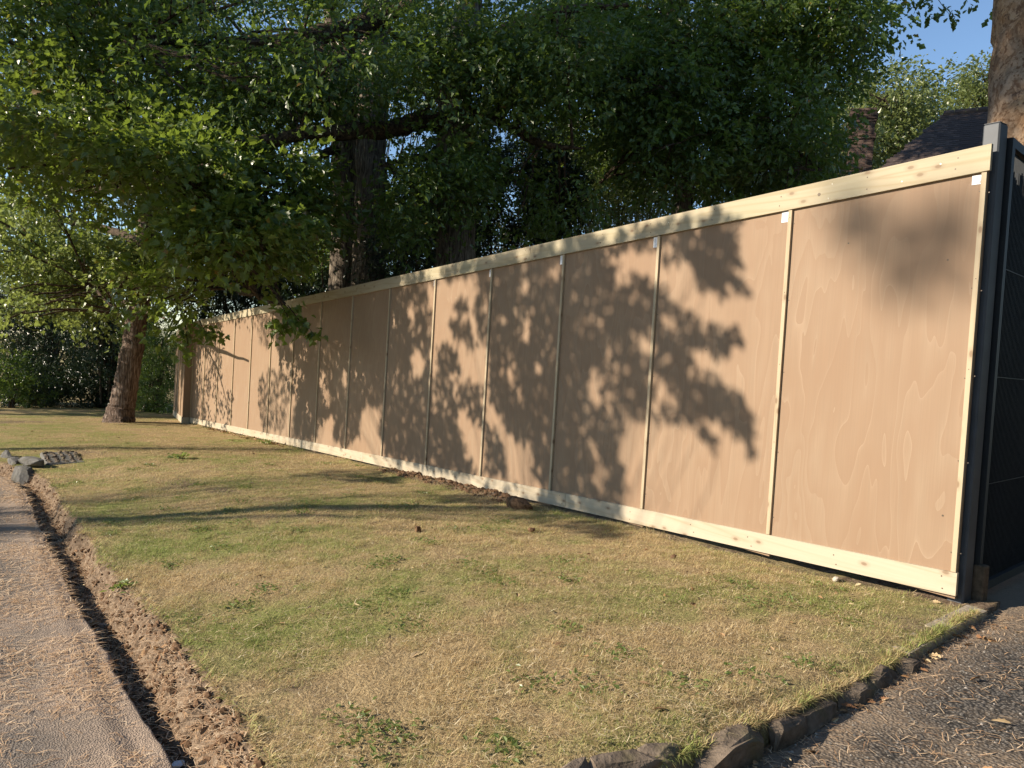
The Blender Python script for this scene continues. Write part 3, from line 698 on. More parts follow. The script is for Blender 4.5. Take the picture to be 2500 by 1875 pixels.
scatter_rocks(3000, gully, 0.004, 0.022, SOILM, 'gully_crumbs')
def grit(n):
    r = rng.random(n); y = -4.1+3.9*rng.random(n); x = xedge(y)+0.02+1.9*rng.random(n)**1.3; return np.stack([x, y, drive_z(x, y)+0.001], -1)
scatter_rocks(5200, grit, 0.002, 0.0075, GRAVEL, 'driveway_grit')

# ------------------------------------------------------------------ grass, straw, needles, leaves on the ground
def ribbons(name, P, ln, wd, mat, flatness, hump=0.2, seg=2, smp=None):
    n = len(P); az = rng.random(n)*2*np.pi; el = flatness(n)
    D = np.stack([np.cos(az)*np.cos(el), np.sin(az)*np.cos(el), np.sin(el)], -1)
    S = np.stack([-np.sin(az), np.cos(az), np.zeros(n)], -1)*wd[:, None]
    bend = (rng.random(n)-0.5)[:, None]*np.stack([-np.sin(az), np.cos(az), np.zeros(n)], -1)
    A = P; B = P+D*ln[:, None]*0.5+np.array([0, 0, 1])*(ln*hump*0.3)[:, None]+bend*ln[:, None]*0.35; E_ = P+D*ln[:, None]
    V = np.stack([A-S, A+S, B-S, B+S, E_], 1).reshape(-1, 3)
    b = (np.arange(n)*5)[:, None]
    return tag(put(name, mesh_from(name, V, [b+np.array([0, 1, 3, 2]), b+np.array([2, 3, 4])], mat)), kind='stuff')
def verge_pts(n, x0, x1, pw=1.0):
    x = x1-(x1-x0)*rng.random(n)**pw; y = -3.8+3.78*rng.random(n)
    ok = (x < xedge(y)-0.02) & (y > yedge(x)+0.0) & (rng.random(n) > np.clip((soil_amt(x, y*kx(x))-0.3)*1.5, 0, 0.9)); x, y = x[ok], y[ok]
    # fewer blades on thin turf
    ok = rng.random(len(x)) < np.clip(2.4*fbm(x*5, y*5, 77, 4)-0.55, 0.12, 1); x, y = x[ok], y[ok]
    y = y*kx(x); return np.stack([x, y, verge_z(x, y)-0.002], -1)
def blades(P, ln, wd, el):
    n = len(P); az = rng.random(n)*2*np.pi
    D = np.stack([np.cos(az)*np.cos(el), np.sin(az)*np.cos(el), np.sin(el)], -1); S = np.stack([-np.sin(az), np.cos(az), np.zeros(n)], -1)*wd[:, None]
    V = np.stack([P-S, P+S, P+D*ln[:, None]], 1).reshape(-1, 3); b = (np.arange(n)*3)[:, None]
    return tag(put('grass', mesh_from('grass', V, b+np.array([0, 1, 2]), BLADE)), kind='stuff')
P1 = verge_pts(400000, -2.6, 0.45); n = len(P1)
T1 = np.clip(fbm(P1[:, 0]*9, P1[:, 1]*9, 79, 3)*2.2-0.7, 0, 1)
blades(P1, 0.008+(0.016+0.034*T1)*rng.random(n)**1.4, 0.0008+0.0007*rng.random(n), R_(5)+R_(60)*rng.random(n)**1.4)
P2 = verge_pts(400000, -7.5, -2.6, 1.2); n = len(P2)
T2 = np.clip(fbm(P2[:, 0]*7, P2[:, 1]*7, 79, 3)*2.2-0.7, 0, 1)
blades(P2, 0.010+(0.014+0.030*T2)*rng.random(n), 0.0010+0.0008*rng.random(n), R_(8)+R_(58)*rng.random(n))
P3 = verge_pts(120000, -24, -7.5, 1.3); n = len(P3)
blades(P3, 0.016+0.024*rng.random(n), 0.002+0.002*rng.random(n), R_(8)+R_(55)*rng.random(n))
P4 = verge_pts(90000, -9, 0.45, 1.6); P4[:, 2] += 0.012; n = len(P4)
ribbons('straw', P4, 0.015+0.05*rng.random(n)**2.0, 0.0006+0.0008*rng.random(n), STRAW, lambda n: R_(-3)+R_(18)*rng.random(n))
yq = -3.6+3.5*rng.random(9000); xq = xedge(yq)-0.05*rng.random(9000)**1.5; Pq = np.stack([xq, yq, verge_z(xq, yq)], -1)
ribbons('grass', Pq, 0.02+0.035*rng.random(9000), 0.0007+0.0008*rng.random(9000), BLADE, lambda n: R_(-35)+R_(85)*rng.random(n))
# shaggy fringe on the lip of the bank
xf = 0.2-13*rng.random(9000)**1.5; yf = (yedge(xf)+0.03*rng.random(9000)-0.012)*kx(xf); Pf = np.stack([xf, yf, verge_z(xf, yf)], -1)
ribbons('grass', Pf, 0.02+0.035*rng.random(9000), 0.0012+0.001*rng.random(9000), BLADE, lambda n: R_(-50)+R_(90)*rng.random(n))
def road_pts(n):
    x = 1.2-14*rng.random(n)**1.7; y = -3.99-1.5*rng.random(n)**1.4
    ok = rng.random(n) < np.clip(fbm(x*2.1, y*2.6, 123, 4)*2.6-0.65, 0.03, 1)*(0.45+0.55*sstep(-5.2, -4.2, y)); x, y = x[ok], y[ok]
    y = y*kx(x); return np.stack([x, y, road_z(x, y)+0.003], -1)
P5 = road_pts(42000); n = len(P5); sc_ = 1+np.clip(-P5[:, 0]/9, 0, 1)
ribbons('pine_needles', P5, (0.03+0.05*rng.random(n))*sc_**0.3, (0.0008+0.0008*rng.random(n))*sc_, NEEDLE, lambda n: R_(-2)+R_(9)*rng.random(n))
def gul_pts(n):
    x = 0.3-11*rng.random(n)**1.6; y = (yedge(x)-0.03-0.24*rng.random(n))*kx(x); return np.stack([x, y, np.maximum(verge_z(x, y), zp(x)-0.30)+0.006], -1)
P6 = gul_pts(12000); n = len(P6)
ribbons('pine_needles', P6, 0.03+0.05*rng.random(n), 0.0009+0.0009*rng.random(n), NEEDLE, lambda n: R_(-3)+R_(14)*rng.random(n))
def drv_pts(n):
    y = -4.15+4.3*rng.random(n); x = xedge(y)+0.01+2.0*rng.random(n)**1.5
    ok = rng.random(n) < np.clip(fbm(x*2.5, y*2.5, 133, 3)*1.9-0.5, 0.05, 1)+np.exp(-((x-xedge(y))/0.1)**2)*0.5; x, y = x[ok], y[ok]
    return np.stack([x, y, drive_z(x, y)+0.004], -1)
P7 = drv_pts(9000); n = len(P7)
ribbons('pine_needles', P7, 0.035+0.055*rng.random(n), 0.0008+0.0009*rng.random(n), NEEDLE, lambda n: R_(-2)+R_(9)*rng.random(n))

# ------------------------------------------------------------------ leaves
def leaf_template(kind):
    if kind == 'oak': half = [(0, 0), (.13, .20), (.09, .30), (.25, .44), (.16, .55), (.30, .70), (.17, .80), (.17, .93), (0, 1)]
    elif kind == 'maple': half = [(0, 0), (.20, .02), (.33, -.08), (.34, .12), (.56, .28), (.36, .38), (.42, .60), (.20, .58), (.17, .80), (0, 1)]
    elif kind == 'mid': half = [(0, 0), (.22, .24), (.13, .36), (.33, .60), (.19, .74), (0, 1)]
    else: half = [(0, 0), (.26, .45), (0, 1)]
    h = np.array(half)
    a = np.stack([h[:, 0], h[:, 1], 0.30*h[:, 0]-0.22*h[:, 1]**2], -1); b = a.copy(); b[:, 0] *= -1
    return a, b[::-1]
def leaves_block(kind, n, pos, yawl, pitch, roll, size):
    """arrays of leaves -> verts (n,2k,3) and ngon faces"""
    a, b = leaf_template(kind); T = np.concatenate([a, b]); k = len(a)
    cy, sy = np.cos(yawl), np.sin(yawl); cp, sp = np.cos(pitch), np.sin(pitch); cr, sr = np.cos(roll), np.sin(roll)
    X = T[None, :, 0]*size[:, None]; Y = T[None, :, 1]*size[:, None]; Z = T[None, :, 2]*size[:, None]
    X, Z = X*cr[:, None]+Z*sr[:, None], -X*sr[:, None]+Z*cr[:, None]
    Y, Z = Y*cp[:, None]-Z*sp[:, None], Y*sp[:, None]+Z*cp[:, None]
    X, Y = X*cy[:, None]-Y*sy[:, None], X*sy[:, None]+Y*cy[:, None]
    V = np.stack([X, Y, Z], -1)+pos[:, None, :]
    b0 = (np.arange(n)*2*k)[:, None]; ar = np.arange(k)
    F = np.concatenate([b0+ar, b0+ar+k]); return V.reshape(-1, 3), F
def make_spray(kind, nl, length, lsize, spread, r):
    """twig along +Y with leaves; returns verts, faces"""
    t = r.random(nl)**0.75; side = np.where(np.arange(nl) % 2 == 0, 1, -1)
    lat = r.normal(0, spread*0.5, nl)*(0.35+t*0.65)
    pos = np.stack([lat, t*length, r.normal(0, spread*0.28, nl)-0.12*length*t**2-0.15*np.abs(lat)], -1)
    yaw = -np.sign(lat+1e-6)*R_(25)-lat/spread*0.8+r.normal(0, 0.55, nl)
    pitch = R_(-14)+r.normal(0, 0.5, nl); roll = r.normal(0, 0.6, nl)
    return leaves_block(kind, nl, pos, yaw, pitch, roll, lsize*(0.5+0.85*r.random(nl)))
def foliage_mesh(name, P, D, mat, kind='mid', nl=16, length=0.55, lsize=0.10, spread=0.30, scale=(0.8, 1.25), ntemp=7, seed=0):
    """P: spray bases, D: outward directions (unit)"""
    r = np.random.default_rng(seed+1000); temps = [make_spray(kind, nl, length, lsize, spread, r) for _ in range(ntemp)]
    which = r.integers(0, ntemp, len(P)); Vs, Fs, base = [], [], 0
    for t in range(ntemp):
        idx = np.where(which == t)[0]
        if not len(idx): continue
        TV, TF = temps[t]; n = len(idx); d = D[idx]; d = d/(np.linalg.norm(d, axis=1)[:, None]+1e-9)
        up = np.array([0, 0, 1.0])+r.normal(0, 0.28, (n, 3)); sx_ = np.cross(d, up); sx_ /= np.linalg.norm(sx_, axis=1)[:, None]+1e-9
        uz = np.cross(sx_, d); sc = scale[0]+(scale[1]-scale[0])*r.random(n)
        V = (TV[None, :, 0, None]*sx_[:, None]+TV[None, :, 1, None]*d[:, None]+TV[None, :, 2, None]*uz[:, None])*sc[:, None, None]+P[idx][:, None]
        F = TF[None]+(np.arange(n)*len(TV))[:, None, None]+base
        Vs.append(V.reshape(-1, 3)); Fs.append(F.reshape(-1, TF.shape[1])); base += n*len(TV)
    return mesh_from(name, np.concatenate(Vs), np.concatenate(Fs), mat)
def clump_pts(clumps, r, shell=0.45):
    P, D, W = [], [], []
    for ci, (c, rad, n) in enumerate(clumps):
        c = np.array(c, float); rad = np.broadcast_to(np.array(rad, float), (3,))
        v = r.normal(0, 1, (n, 3)); v /= np.linalg.norm(v, axis=1)[:, None]; q = v*(shell+(1-shell)*r.random(n)**0.6)[:, None]
        # ragged: push by low-frequency noise
        q *= (0.72+0.55*vnoise(v[:, 0]*2.1+ci*3.1+v[:, 2]*1.7, v[:, 1]*2.1+ci*1.9, 33))[:, None]
        P.append(c+q*rad); d = v*np.array([1, 1, 0.45])+r.normal(0, 0.35, (n, 3)); d[:, 2] -= 0.02
        D.append(d); W.append(np.full(n, ci))
    return np.concatenate(P), np.concatenate(D), np.concatenate(W)
CLEAR = [((725, 285, 852, 470), 18.4, .10), ((540, 262, 965, 320), 13.8, .15), ((480, 28, 860, 108), 17.2, .18), ((940, 400, 1035, 560), 13.6, .35), ((160, 385, 385, 425), 99, .35),
         ((552, 374, 612, 426), 99, .08), ((1068, 240, 1122, 305), 99, .35), ((1088, 400, 1128, 462), 99, .15)]
def prune(P, D, W, r):
    Q = P+D*0.25; p = px_of(Q); dep = (Q-CAM)@AF; keep = np.ones(len(P), bool); u = r.random(len(P))
    for (x0, y0, x1, y1), dm, kp in CLEAR:
        keep &= ~((p[:, 0] > x0) & (p[:, 0] < x1) & (p[:, 1] > y0) & (p[:, 1] < y1) & (dep < dm) & (u > kp))
    t = -Q[:, 1]/TR[1]; H = Q+TR[None]*t[:, None]          # where the spray's shade meets the boards
    on = (Q[:, 1] < 0) & (H[:, 2] > -1.3) & (H[:, 2] < 2.2+0.0457*H[:, 0]+.2)
    keep &= ~(on & (H[:, 0] > -17.6) & (H[:, 0] < -12.6) & (u > .12)); keep &= ~(on & (H[:, 0] >= -12.6) & (H[:, 0] < -9) & (u > .2))
    t = (-1.5-Q[:, 1])/TR[1]; H = Q+TR[None]*t[:, None]     # keep the lower pine trunk in the sun
    keep &= ~((t > 0) & (np.abs(H[:, 0]+19.1) < .7) & (H[:, 2] > -1.3) & (H[:, 2] < .9) & (u > .25))
    return P[keep], D[keep], W[keep]
def curve(a, b, sag=0.0, n=7, wob=0.1, r=random):
    a = np.array(a, float); b = np.array(b, float); t = np.linspace(0, 1, n)[:, None]; ln = np.linalg.norm(b-a)
    P = a+(b-a)*t; P[:, 2] += sag*np.sin(np.pi*t[:, 0])*ln
    off = np.cumsum(rng.normal(0, wob*ln/n, (n, 3)), axis=0); off -= off[-1]*t; return P+off
def twigs(mb, clumps, anchors, P, W, every=9, r0=0.03, r1=0.006):
    """branches from the nearest limb point to each clump, then twigs out to some of its sprays"""
    A = np.array(anchors)
    for ci, (c, rad, n) in enumerate(clumps):
        c = np.array(c, float); a = A[np.argmin(np.linalg.norm(A-c, axis=1))]
        big = min(0.09, r0*(0.6+0.25*np.linalg.norm(c-a)))
        br = curve(a, c, 0.05, 7, 0.12); mb.tube(br, np.linspace(big, big*0.5, 7), 5, 0.1)
        idx = np.where(W == ci)[0][::every]
        for i in idx:
            st = br[rng.integers(3, 7)]; mb.tube(curve(st, P[i], 0.04, 5, 0.12), np.linspace(big*0.42, r1*0.6, 5), 4, cap=False)
def tree(name, label, cat, base, trunks, limbs, clumps, mat, bark, limbbark, kind='mid', nl=16, length=0.55, lsize=0.10, spread=0.30,
         every=9, group=None, seed=1, r0=0.03, shell=0.45, trunk_sides=20, flute=0.05, extra=None, scale=(0.8, 1.25)):
    t = thing(name, label, cat, base, group); b = np.array(base, float); anchors = []
    for (path, rad) in trunks:
        path = np.array(path, float); tt = np.linspace(0, 1, len(path)); n = max(14, len(path)*6); s_ = np.linspace(0, 1, n)
        Pt = np.stack([np.interp(s_, tt, path[:, k]) for k in range(3)], -1); rr = np.interp(s_, np.linspace(0, 1, len(rad)), rad)
        Pt[1:-1] += rng.normal(0, 0.012, (n-2, 3))
        mb = MB(); mb.tube(Pt-b, rr, trunk_sides, (0.035 if bark is BARK_PINE else 0.07) if trunk_sides < 30 else 0.015, True, flute, seed); mb.build('trunk', bark, t, smooth=True)
        anchors += [q for q in Pt[n//3:]]
    for (path, rad) in limbs:
        path = np.array(path, float); n = len(path)*5; tt = np.linspace(0, 1, len(path)); s_ = np.linspace(0, 1, n)
        Pt = np.stack([np.interp(s_, tt, path[:, k]) for k in range(3)], -1); rr = np.interp(s_, np.linspace(0, 1, len(rad)), rad)
        k_ = np.array([0.25, 0.5, 0.25]); Ps = Pt.copy()
        for a in range(3): Ps[1:-1, a] = np.convolve(Pt[:, a], k_, 'valid')
        Ps[1:-1] += rng.normal(0, 0.014, (n-2, 3))
        mb = MB(); mb.tube(Ps-b, rr, 9, 0.16, True, 0.0, seed+len(anchors)); mb.build('limb', limbbark, t, smooth=True); anchors += [q for q in Ps]
    r = np.random.default_rng(seed); P, D, W = clump_pts(clumps, r, shell)
    P, D, W = prune(P, D, W, r)
    if every:
        mb = MB(); twigs(mb, clumps, anchors, P, W, every, r0); mb.v = [v-b for v in mb.v]; tag(mb.build('branches', limbbark, t), kind='stuff')
    o = put('crown', foliage_mesh('crown', P-b, D, mat, kind, nl, length, lsize, spread, scale, 7, seed), t); tag(o, kind='stuff')
    return t

# --- oaks behind the hoarding
def seg(*pts): return [U(*q) for q in pts]
def Pz(px, py, d, z):                     # point below/above a pixel column at a given height
    p = U(px, py, d); return np.array([p[0], p[1], z])
ob = U(985, 520, 13.7)
trunkB = [(ob[0], ob[1], -0.7), (ob[0], ob[1], 1.6)]+seg((985, 470, 13.7), (978, 330, 13.7), (985, 180, 13.8), (1005, 60, 13.9), (1030, -120, 14.0), (1060, -320, 14.2))
limbsB = [(seg((975, 262, 13.7), (900, 262, 13.2), (830, 280, 12.8), (760, 284, 12.4), (680, 286, 12.0), (600, 300, 11.6), (520, 312, 11.2), (440, 330, 10.9)), [.19, .16, .145, .13, .11, .09, .065, .03]),
          (seg((985, 255, 13.8), (1040, 250, 13.6), (1080, 262, 13.4), (1130, 290, 13.2), (1180, 315, 13.0), (1260, 320, 12.8)), [.15, .11, .09, .08, .06, .02]),
          (seg((990, 240, 13.8), (1060, 245, 14.0), (1120, 215, 14.4), (1180, 190, 14.8)), [.13, .10, .08, .03]),
          (seg((1000, 130, 13.9), (1100, 60, 13.4), (1220, 20, 13.0), (1360, 10, 12.6)), [.15, .11, .08, .03]),
          (seg((985, 200, 13.8), (900, 120, 13.6), (840, 60, 13.2)), [.14, .1, .05]),
          (seg((960, 330, 13.7), (880, 345, 13.3), (820, 358, 13.0)), [.09, .06, .02])]
cB = []
def addc(L_, n, d0, d1, boxes, r=(1.0, 0.8, 0.6), dens=1.0, rg=np.random.default_rng(3)):
    """clumps spread through a region of the view at a range of depths"""
    x0, y0, x1, y1 = boxes
    for _ in range(n):
        d = d0+(d1-d0)*rg.random(); p = U(x0+(x1-x0)*rg.random(), y0+(y1-y0)*rg.random(), d); k = 0.7+0.6*rg.random()
        L_.append((p, (r[0]*k, r[1]*k, r[2]*k), int(36*dens*k*k)))
addc(cB, 10, 12.0, 14.5, (850, 90, 1240, 250))
addc(cB, 8, 13.5, 15.5, (830, -120, 1300, 60))
addc(cB, 4, 12.6, 13.6, (860, 380, 1010, 520), (0.7, 0.6, 0.5))
addc(cB, 5, 11.0, 13.0, (560, 110, 840, 235), (0.8, 0.7, 0.45))
addc(cB, 5, 12.6, 14.0, (1040, 330, 1240, 480), (0.6, 0.5, 0.45), 0.7)
addc(cB, 5, 12.3, 13.1, (930, 40, 1060, 210), (.6, .5, .4))
addc(cB, 5, 12.2, 13.0, (880, 330, 1030, 500), (.55, .45, .4))
addc(cB, 6, 12.0, 13.6, (1040, 40, 1240, 240), (.8, .7, .5))
oakB = tree('oak_tree', 'broad oak with fluted trunk and a long level limb reaching left', 'tree', (ob[0], ob[1], -0.7), [(trunkB, [.52, .38, .33, .31, .29, .26, .2, .12])], limbsB, cB, LEAF_OAK, BARK_OAK, BARK_LIMB, every=8, seed=11, group='oaks behind the hoarding')
oa = U(800, 560, 17.0)
trunkA = [(oa[0], oa[1], -1.0), (oa[0], oa[1], 1.6)]+seg((800, 500, 17), (803, 380, 17), (803, 250, 17), (806, 120, 17.1), (812, 0, 17.2), (820, -200, 17.4), (830, -350, 17.5))
limbsA = [(seg((815, 35, 17.0), (770, 62, 16.5), (700, 72, 16.0), (640, 88, 15.4), (560, 95, 14.8), (480, 105, 14.2), (400, 95, 13.6), (310, 80, 13.0), (250, 100, 12.6)), [.25, .22, .20, .17, .15, .12, .09, .06, .02]),
          (seg((812, 60, 17.0), (860, 20, 16.6), (920, -10, 16.2)), [.18, .14, .08]),
          (seg((805, 150, 17.0), (760, 120, 16.6), (700, -20, 16.0)), [.15, .11, .05])]
cA = []
addc(cA, 14, 13, 18, (560, -140, 860, 90))
addc(cA, 16, 11.5, 15.5, (330, -120, 640, 240))
addc(cA, 8, 12, 15, (540, 60, 780, 240), (0.8, .7, .5))
oakA = tree('oak_tree', 'tall straight oak with furrowed grey bark standing next to a darker stem', 'tree', (oa[0], oa[1], -1.0), [(trunkA, [.46, .38, .34, .33, .32, .31, .29, .22, .14])], limbsA, cA, LEAF_OAK, BARK_OAK, BARK_LIMB, every=8, seed=12, group='oaks behind the hoarding')
oc = U(748, 560, 17.8)
trunkC = [(oc[0], oc[1], -1.0), (oc[0], oc[1], 1.6)]+seg((748, 500, 17.8), (746, 400, 17.8), (748, 320, 17.8), (752, 270, 17.8), (735, 200, 17.8), (720, 80, 17.9), (700, -100, 18))
limbsC = [(seg((748, 320, 17.8), (700, 330, 17.2), (640, 365, 16.8), (600, 385, 16.4)), [.12, .09, .06, .02]), (seg((750, 268, 17.8), (700, 220, 17.4), (640, 200, 17)), [.14, .09, .04])]
cC = []
addc(cC, 8, 16, 19, (520, 120, 780, 330), (1.0, .9, .6), .8)
addc(cC, 5, 15, 18, (520, 380, 740, 470), (.9, .7, .5), .8)
oakC = tree('oak_tree', 'darker oak stem just left of the tall straight oak', 'tree', (oc[0], oc[1], -1.0), [(trunkC, [.42, .36, .33, .33, .32, .28, .22, .18, .1])], limbsC, cC, LEAF_OAK, BARK_OAK, BARK_LIMB, every=8, seed=13, group='oaks behind the hoarding')

# --- the spreading oak on the right whose crown ends against the sky
od = U(1480, 420, 17.0)
trunkD = [(od[0], od[1], -0.6), (od[0], od[1], 2.5)]+seg((1480, 380, 17), (1470, 250, 17), (1450, 120, 17), (1440, -60, 17), (1430, -250, 17))
limbsD = [(seg((1470, 300, 17), (1560, 280, 16.5), (1660, 300, 16), (1730, 335, 15.6), (1770, 365, 15.4)), [.16, .12, .09, .06, .02]), (seg((1455, 150, 17), (1560, 90, 16.4), (1680, 60, 15.8), (1800, 60, 15.4), (1890, 90, 15.0)), [.18, .13, .1, .06, .02]),
          (seg((1460, 200, 17), (1360, 170, 16), (1260, 190, 15), (1190, 150, 14.2)), [.15, .11, .07, .03]), (seg((1445, 40, 17), (1520, -60, 16.4), (1640, -140, 16)), [.15, .1, .05]), (seg((1470, 330, 17), (1400, 370, 16.3), (1300, 390, 15.6)), [.1, .07, .02])]
cD = []
addc(cD, 15, 13.5, 17.5, (1240, 0, 1520, 240))
addc(cD, 17, 14.5, 18, (1480, -40, 1800, 200))
addc(cD, 14, 14, 17, (1520, 200, 1745, 400), (0.85, .75, .6))
addc(cD, 6, 14, 15.5, (1790, -20, 1862, 85), (0.5, .45, .4), .8)
addc(cD, 3, 14, 15.5, (1780, 100, 1840, 180), (0.42, .38, .32), .8)
addc(cD, 5, 14.5, 16, (1300, 250, 1500, 360), (.8, .7, .5), .8)
addc(cD, 8, 15, 18, (1250, -220, 1800, -60))
for _k in range(12): cD.append((np.array([-15.2+6.5*_k/11+random.uniform(-.4, .4), 10+random.uniform(-1, 1), 12.6+2.4*random.random()]), (1.3, 1.2, 1.0), 140))  # extra crown clumps above the view, added to shade the roof
addc(cD, 9, 15, 18, (1420, -90, 1680, 110), (1.0, .9, .7), 1.1)
addc(cD, 8, 13, 15.5, (1380, 150, 1560, 400), (.8, .7, .5))
addc(cD, 16, 17, 20, (1250, 0, 1730, 330), (1.1, 1.0, .8))
addc(cD, 8, 16, 19, (1560, 300, 1720, 420), (.9, .8, .6))
oakD = tree('oak_tree', 'dark spreading oak whose crown ends against the blue sky', 'tree', (od[0], od[1], -0.6), [(trunkD, [.3, .24, .21, .19, .17, .13, .08])], limbsD, cD, LEAF_OAK, BARK_OAK, BARK_LIMB, every=7, seed=14, lsize=.12, group='oaks behind the hoarding')

# --- leaning pine on the verge and the maple around it
pb_ = G(256, 912)
PINE = [(pb_[0], pb_[1], pb_[2]-0.2), tuple(pb_+np.array([0, 0, 0.05])), tuple(pb_+np.array([-0.02, .05, 0.35]))]
d_p = float((pb_-CAM)@AF)
pinepath = PINE+seg((272, 830, d_p), (285, 760, d_p), (293, 700, d_p+.05), (302, 620, d_p+.1), (316, 480, d_p+.2), (335, 300, d_p+.4), (360, 100, d_p+.6), (385, -100, d_p+.8))
cP = []
addc(cP, 5, d_p, d_p+1.5, (250, -120, 480, 40), (1, .9, .6), .7)
pine = tree('pine_tree', 'leaning pine trunk with scaly reddish bark on the grass verge', 'tree', tuple(pb_), [(pinepath, [.42, .36, .30, .27, .255, .25, .24, .22, .19, .15, .1])], [], cP, LEAF_DARK, BARK_PINE, BARK_PINE, kind='lo', nl=30, lsize=.12, length=.4, spread=.2, every=10, seed=15, flute=0.03)

mbp = U(110, 840, 30.5); mbase = (mbp[0], mbp[1], float(zp(mbp[0])))
mtr = [mbase, tuple(np.array(mbase)+[0, 0, 1.2])]+seg((110, 640, 29.5), (125, 420, 26), (150, 200, 23.5), (180, 0, 22), (200, -200, 22))
limbsM = [(seg((120, 400, 23.3), (180, 415, 20), (270, 405, 17), (340, 395, 15), (380, 402, 13.8)), [.12, .1, .09, .07, .03]),
          (seg((118, 470, 26.5), (250, 500, 19), (380, 560, 15.5), (470, 610, 13), (560, 640, 11.6), (620, 665, 11.0)), [.13, .1, .08, .06, .04, .015]),
          (seg((112, 560, 28), (180, 600, 20), (280, 660, 17), (360, 690, 15)), [.1, .08, .05, .02]), (seg((150, 220, 22.6), (60, 160, 20), (-60, 120, 18)), [.12, .08, .03])]
cM = []
addc(cM, 20, 11, 16, (-40, -60, 330, 230), (1.0, .85, .4))
addc(cM, 18, 10.5, 16, (-40, 200, 420, 440), (0.95, .85, .3))
addc(cM, 11, 10.5, 14, (380, 320, 640, 470), (.75, .65, .22))
addc(cM, 10, 10.3, 12.3, (420, 450, 610, 580), (.6, .5, .17))
addc(cM, 4, 11.5, 13, (330, 560, 400, 655), (.4, .36, .28))
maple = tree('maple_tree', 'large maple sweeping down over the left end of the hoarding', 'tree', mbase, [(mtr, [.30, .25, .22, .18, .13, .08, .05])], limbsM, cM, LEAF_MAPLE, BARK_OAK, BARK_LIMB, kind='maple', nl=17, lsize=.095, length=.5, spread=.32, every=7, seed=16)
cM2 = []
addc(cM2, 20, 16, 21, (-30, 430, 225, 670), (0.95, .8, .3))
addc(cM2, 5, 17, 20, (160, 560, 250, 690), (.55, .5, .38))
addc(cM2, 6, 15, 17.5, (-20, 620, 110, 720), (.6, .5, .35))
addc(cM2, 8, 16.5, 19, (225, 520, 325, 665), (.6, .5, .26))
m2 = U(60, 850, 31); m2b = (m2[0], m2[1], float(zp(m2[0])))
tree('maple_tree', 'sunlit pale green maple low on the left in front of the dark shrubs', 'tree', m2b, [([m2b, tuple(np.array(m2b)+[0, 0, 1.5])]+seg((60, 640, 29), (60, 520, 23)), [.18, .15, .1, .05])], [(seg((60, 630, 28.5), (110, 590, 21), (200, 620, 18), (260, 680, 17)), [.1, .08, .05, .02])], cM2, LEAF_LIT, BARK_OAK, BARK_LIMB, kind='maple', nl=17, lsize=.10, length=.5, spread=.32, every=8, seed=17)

# --- hanging sprays in front of the boards: leaves one can pick out singly
a_, b_ = leaf_template('maple'); T_ = np.concatenate([a_, b_]); kk = len(a_)
LM = mesh_from('leaf', T_, np.array([list(range(kk)), list(range(kk, 2*kk))]), LEAF_MAPLE)
spr = U(600, 640, 10.9); hang = thing('hanging_branch', 'maple bough hanging down in front of the top board of the hoarding', 'branch', spr)
stems = MB(); b0 = np.array(spr)
def leafobj(pos, yaw, pitch, roll, s):
    o = bpy.data.objects.new('leaf', LM); link(o, hang); o.location = (np.array(pos)-b0).tolist(); o.rotation_euler = (pitch, roll, yaw); o.scale = (s, s, s)
for (pts, nl_, spread_) in (([(590, 630, 10.9), (605, 655, 10.8), (620, 680, 10.75), (622, 705, 10.7), (600, 722, 10.7)], 62, .16), ([(622, 660, 10.8), (645, 690, 10.7), (665, 705, 10.6), (680, 725, 10.55)], 56, .14), ([(430, 690, 12.2), (440, 715, 12.1), (455, 725, 12.0), (468, 722, 12.0)], 40, .16), ([(400, 700, 12.4), (405, 740, 12.3), (400, 775, 12.3)], 46, .18)):
    pth = np.array([U(*q) for q in pts]); stems.tube(pth-b0, np.linspace(.010, .003, len(pth)), 5)
    for _ in range(nl_):
        t = rng.random()**0.7*(len(pth)-1); i = min(int(t), len(pth)-2); c = pth[i]+(pth[i+1]-pth[i])*(t-i)
        leafobj(c+rng.normal(0, spread_*0.55, 3)*np.array([1, 1, .75]), rng.random()*6.28, R_(-35)+rng.normal(0, .5), rng.normal(0, .5), .085+.06*rng.random())
stems.build('stems', BARK_LIMB, hang)

# --- shrubs, hedge, woodland
def shrub(name, label, cat, boxes, d0, d1, n, r, mat, kind='lo', nl=22, lsize=.07, seed=1, group=None, dens=1.0, length=.35, spread=.22, stem=True):
    cl = []; rg = np.random.default_rng(seed); addc(cl, n, d0, d1, boxes, r, dens, rg)
    cs = np.array([c for c, _, _ in cl]); bx, by = cs[:, 0].mean(), cs[:, 1].mean(); base = (bx, by, float(zp(bx))-0.05)
    t = thing(name, label, cat, base, group); b = np.array(base); P, D, W = clump_pts(cl, rg, .35); P, D, W = prune(P, D, W, rg)
    if stem:
        mb = MB()
        for c in cs: mb.tube(curve((bx+rng.normal(0, .15), by+rng.normal(0, .15), base[2]), c, .05, 6, .12)-b, np.linspace(.04, .012, 6), 5)
        mb.build('stems', BARK_LIMB, t)
    tag(put('foliage', foliage_mesh('foliage', P-b, D, mat, kind, nl, length, lsize, spread, (.8, 1.25), 7, seed), t), kind='stuff'); return t
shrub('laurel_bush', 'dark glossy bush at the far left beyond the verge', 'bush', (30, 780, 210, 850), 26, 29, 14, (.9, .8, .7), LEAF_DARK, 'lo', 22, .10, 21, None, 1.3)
shrub('laurel_bush', 'paler bush at the left edge with light grey green leaves', 'bush', (5, 800, 60, 850), 24.5, 26, 5, (.6, .6, .5), LEAF_OAK, 'lo', 20, .09, 22, None, 1.1)
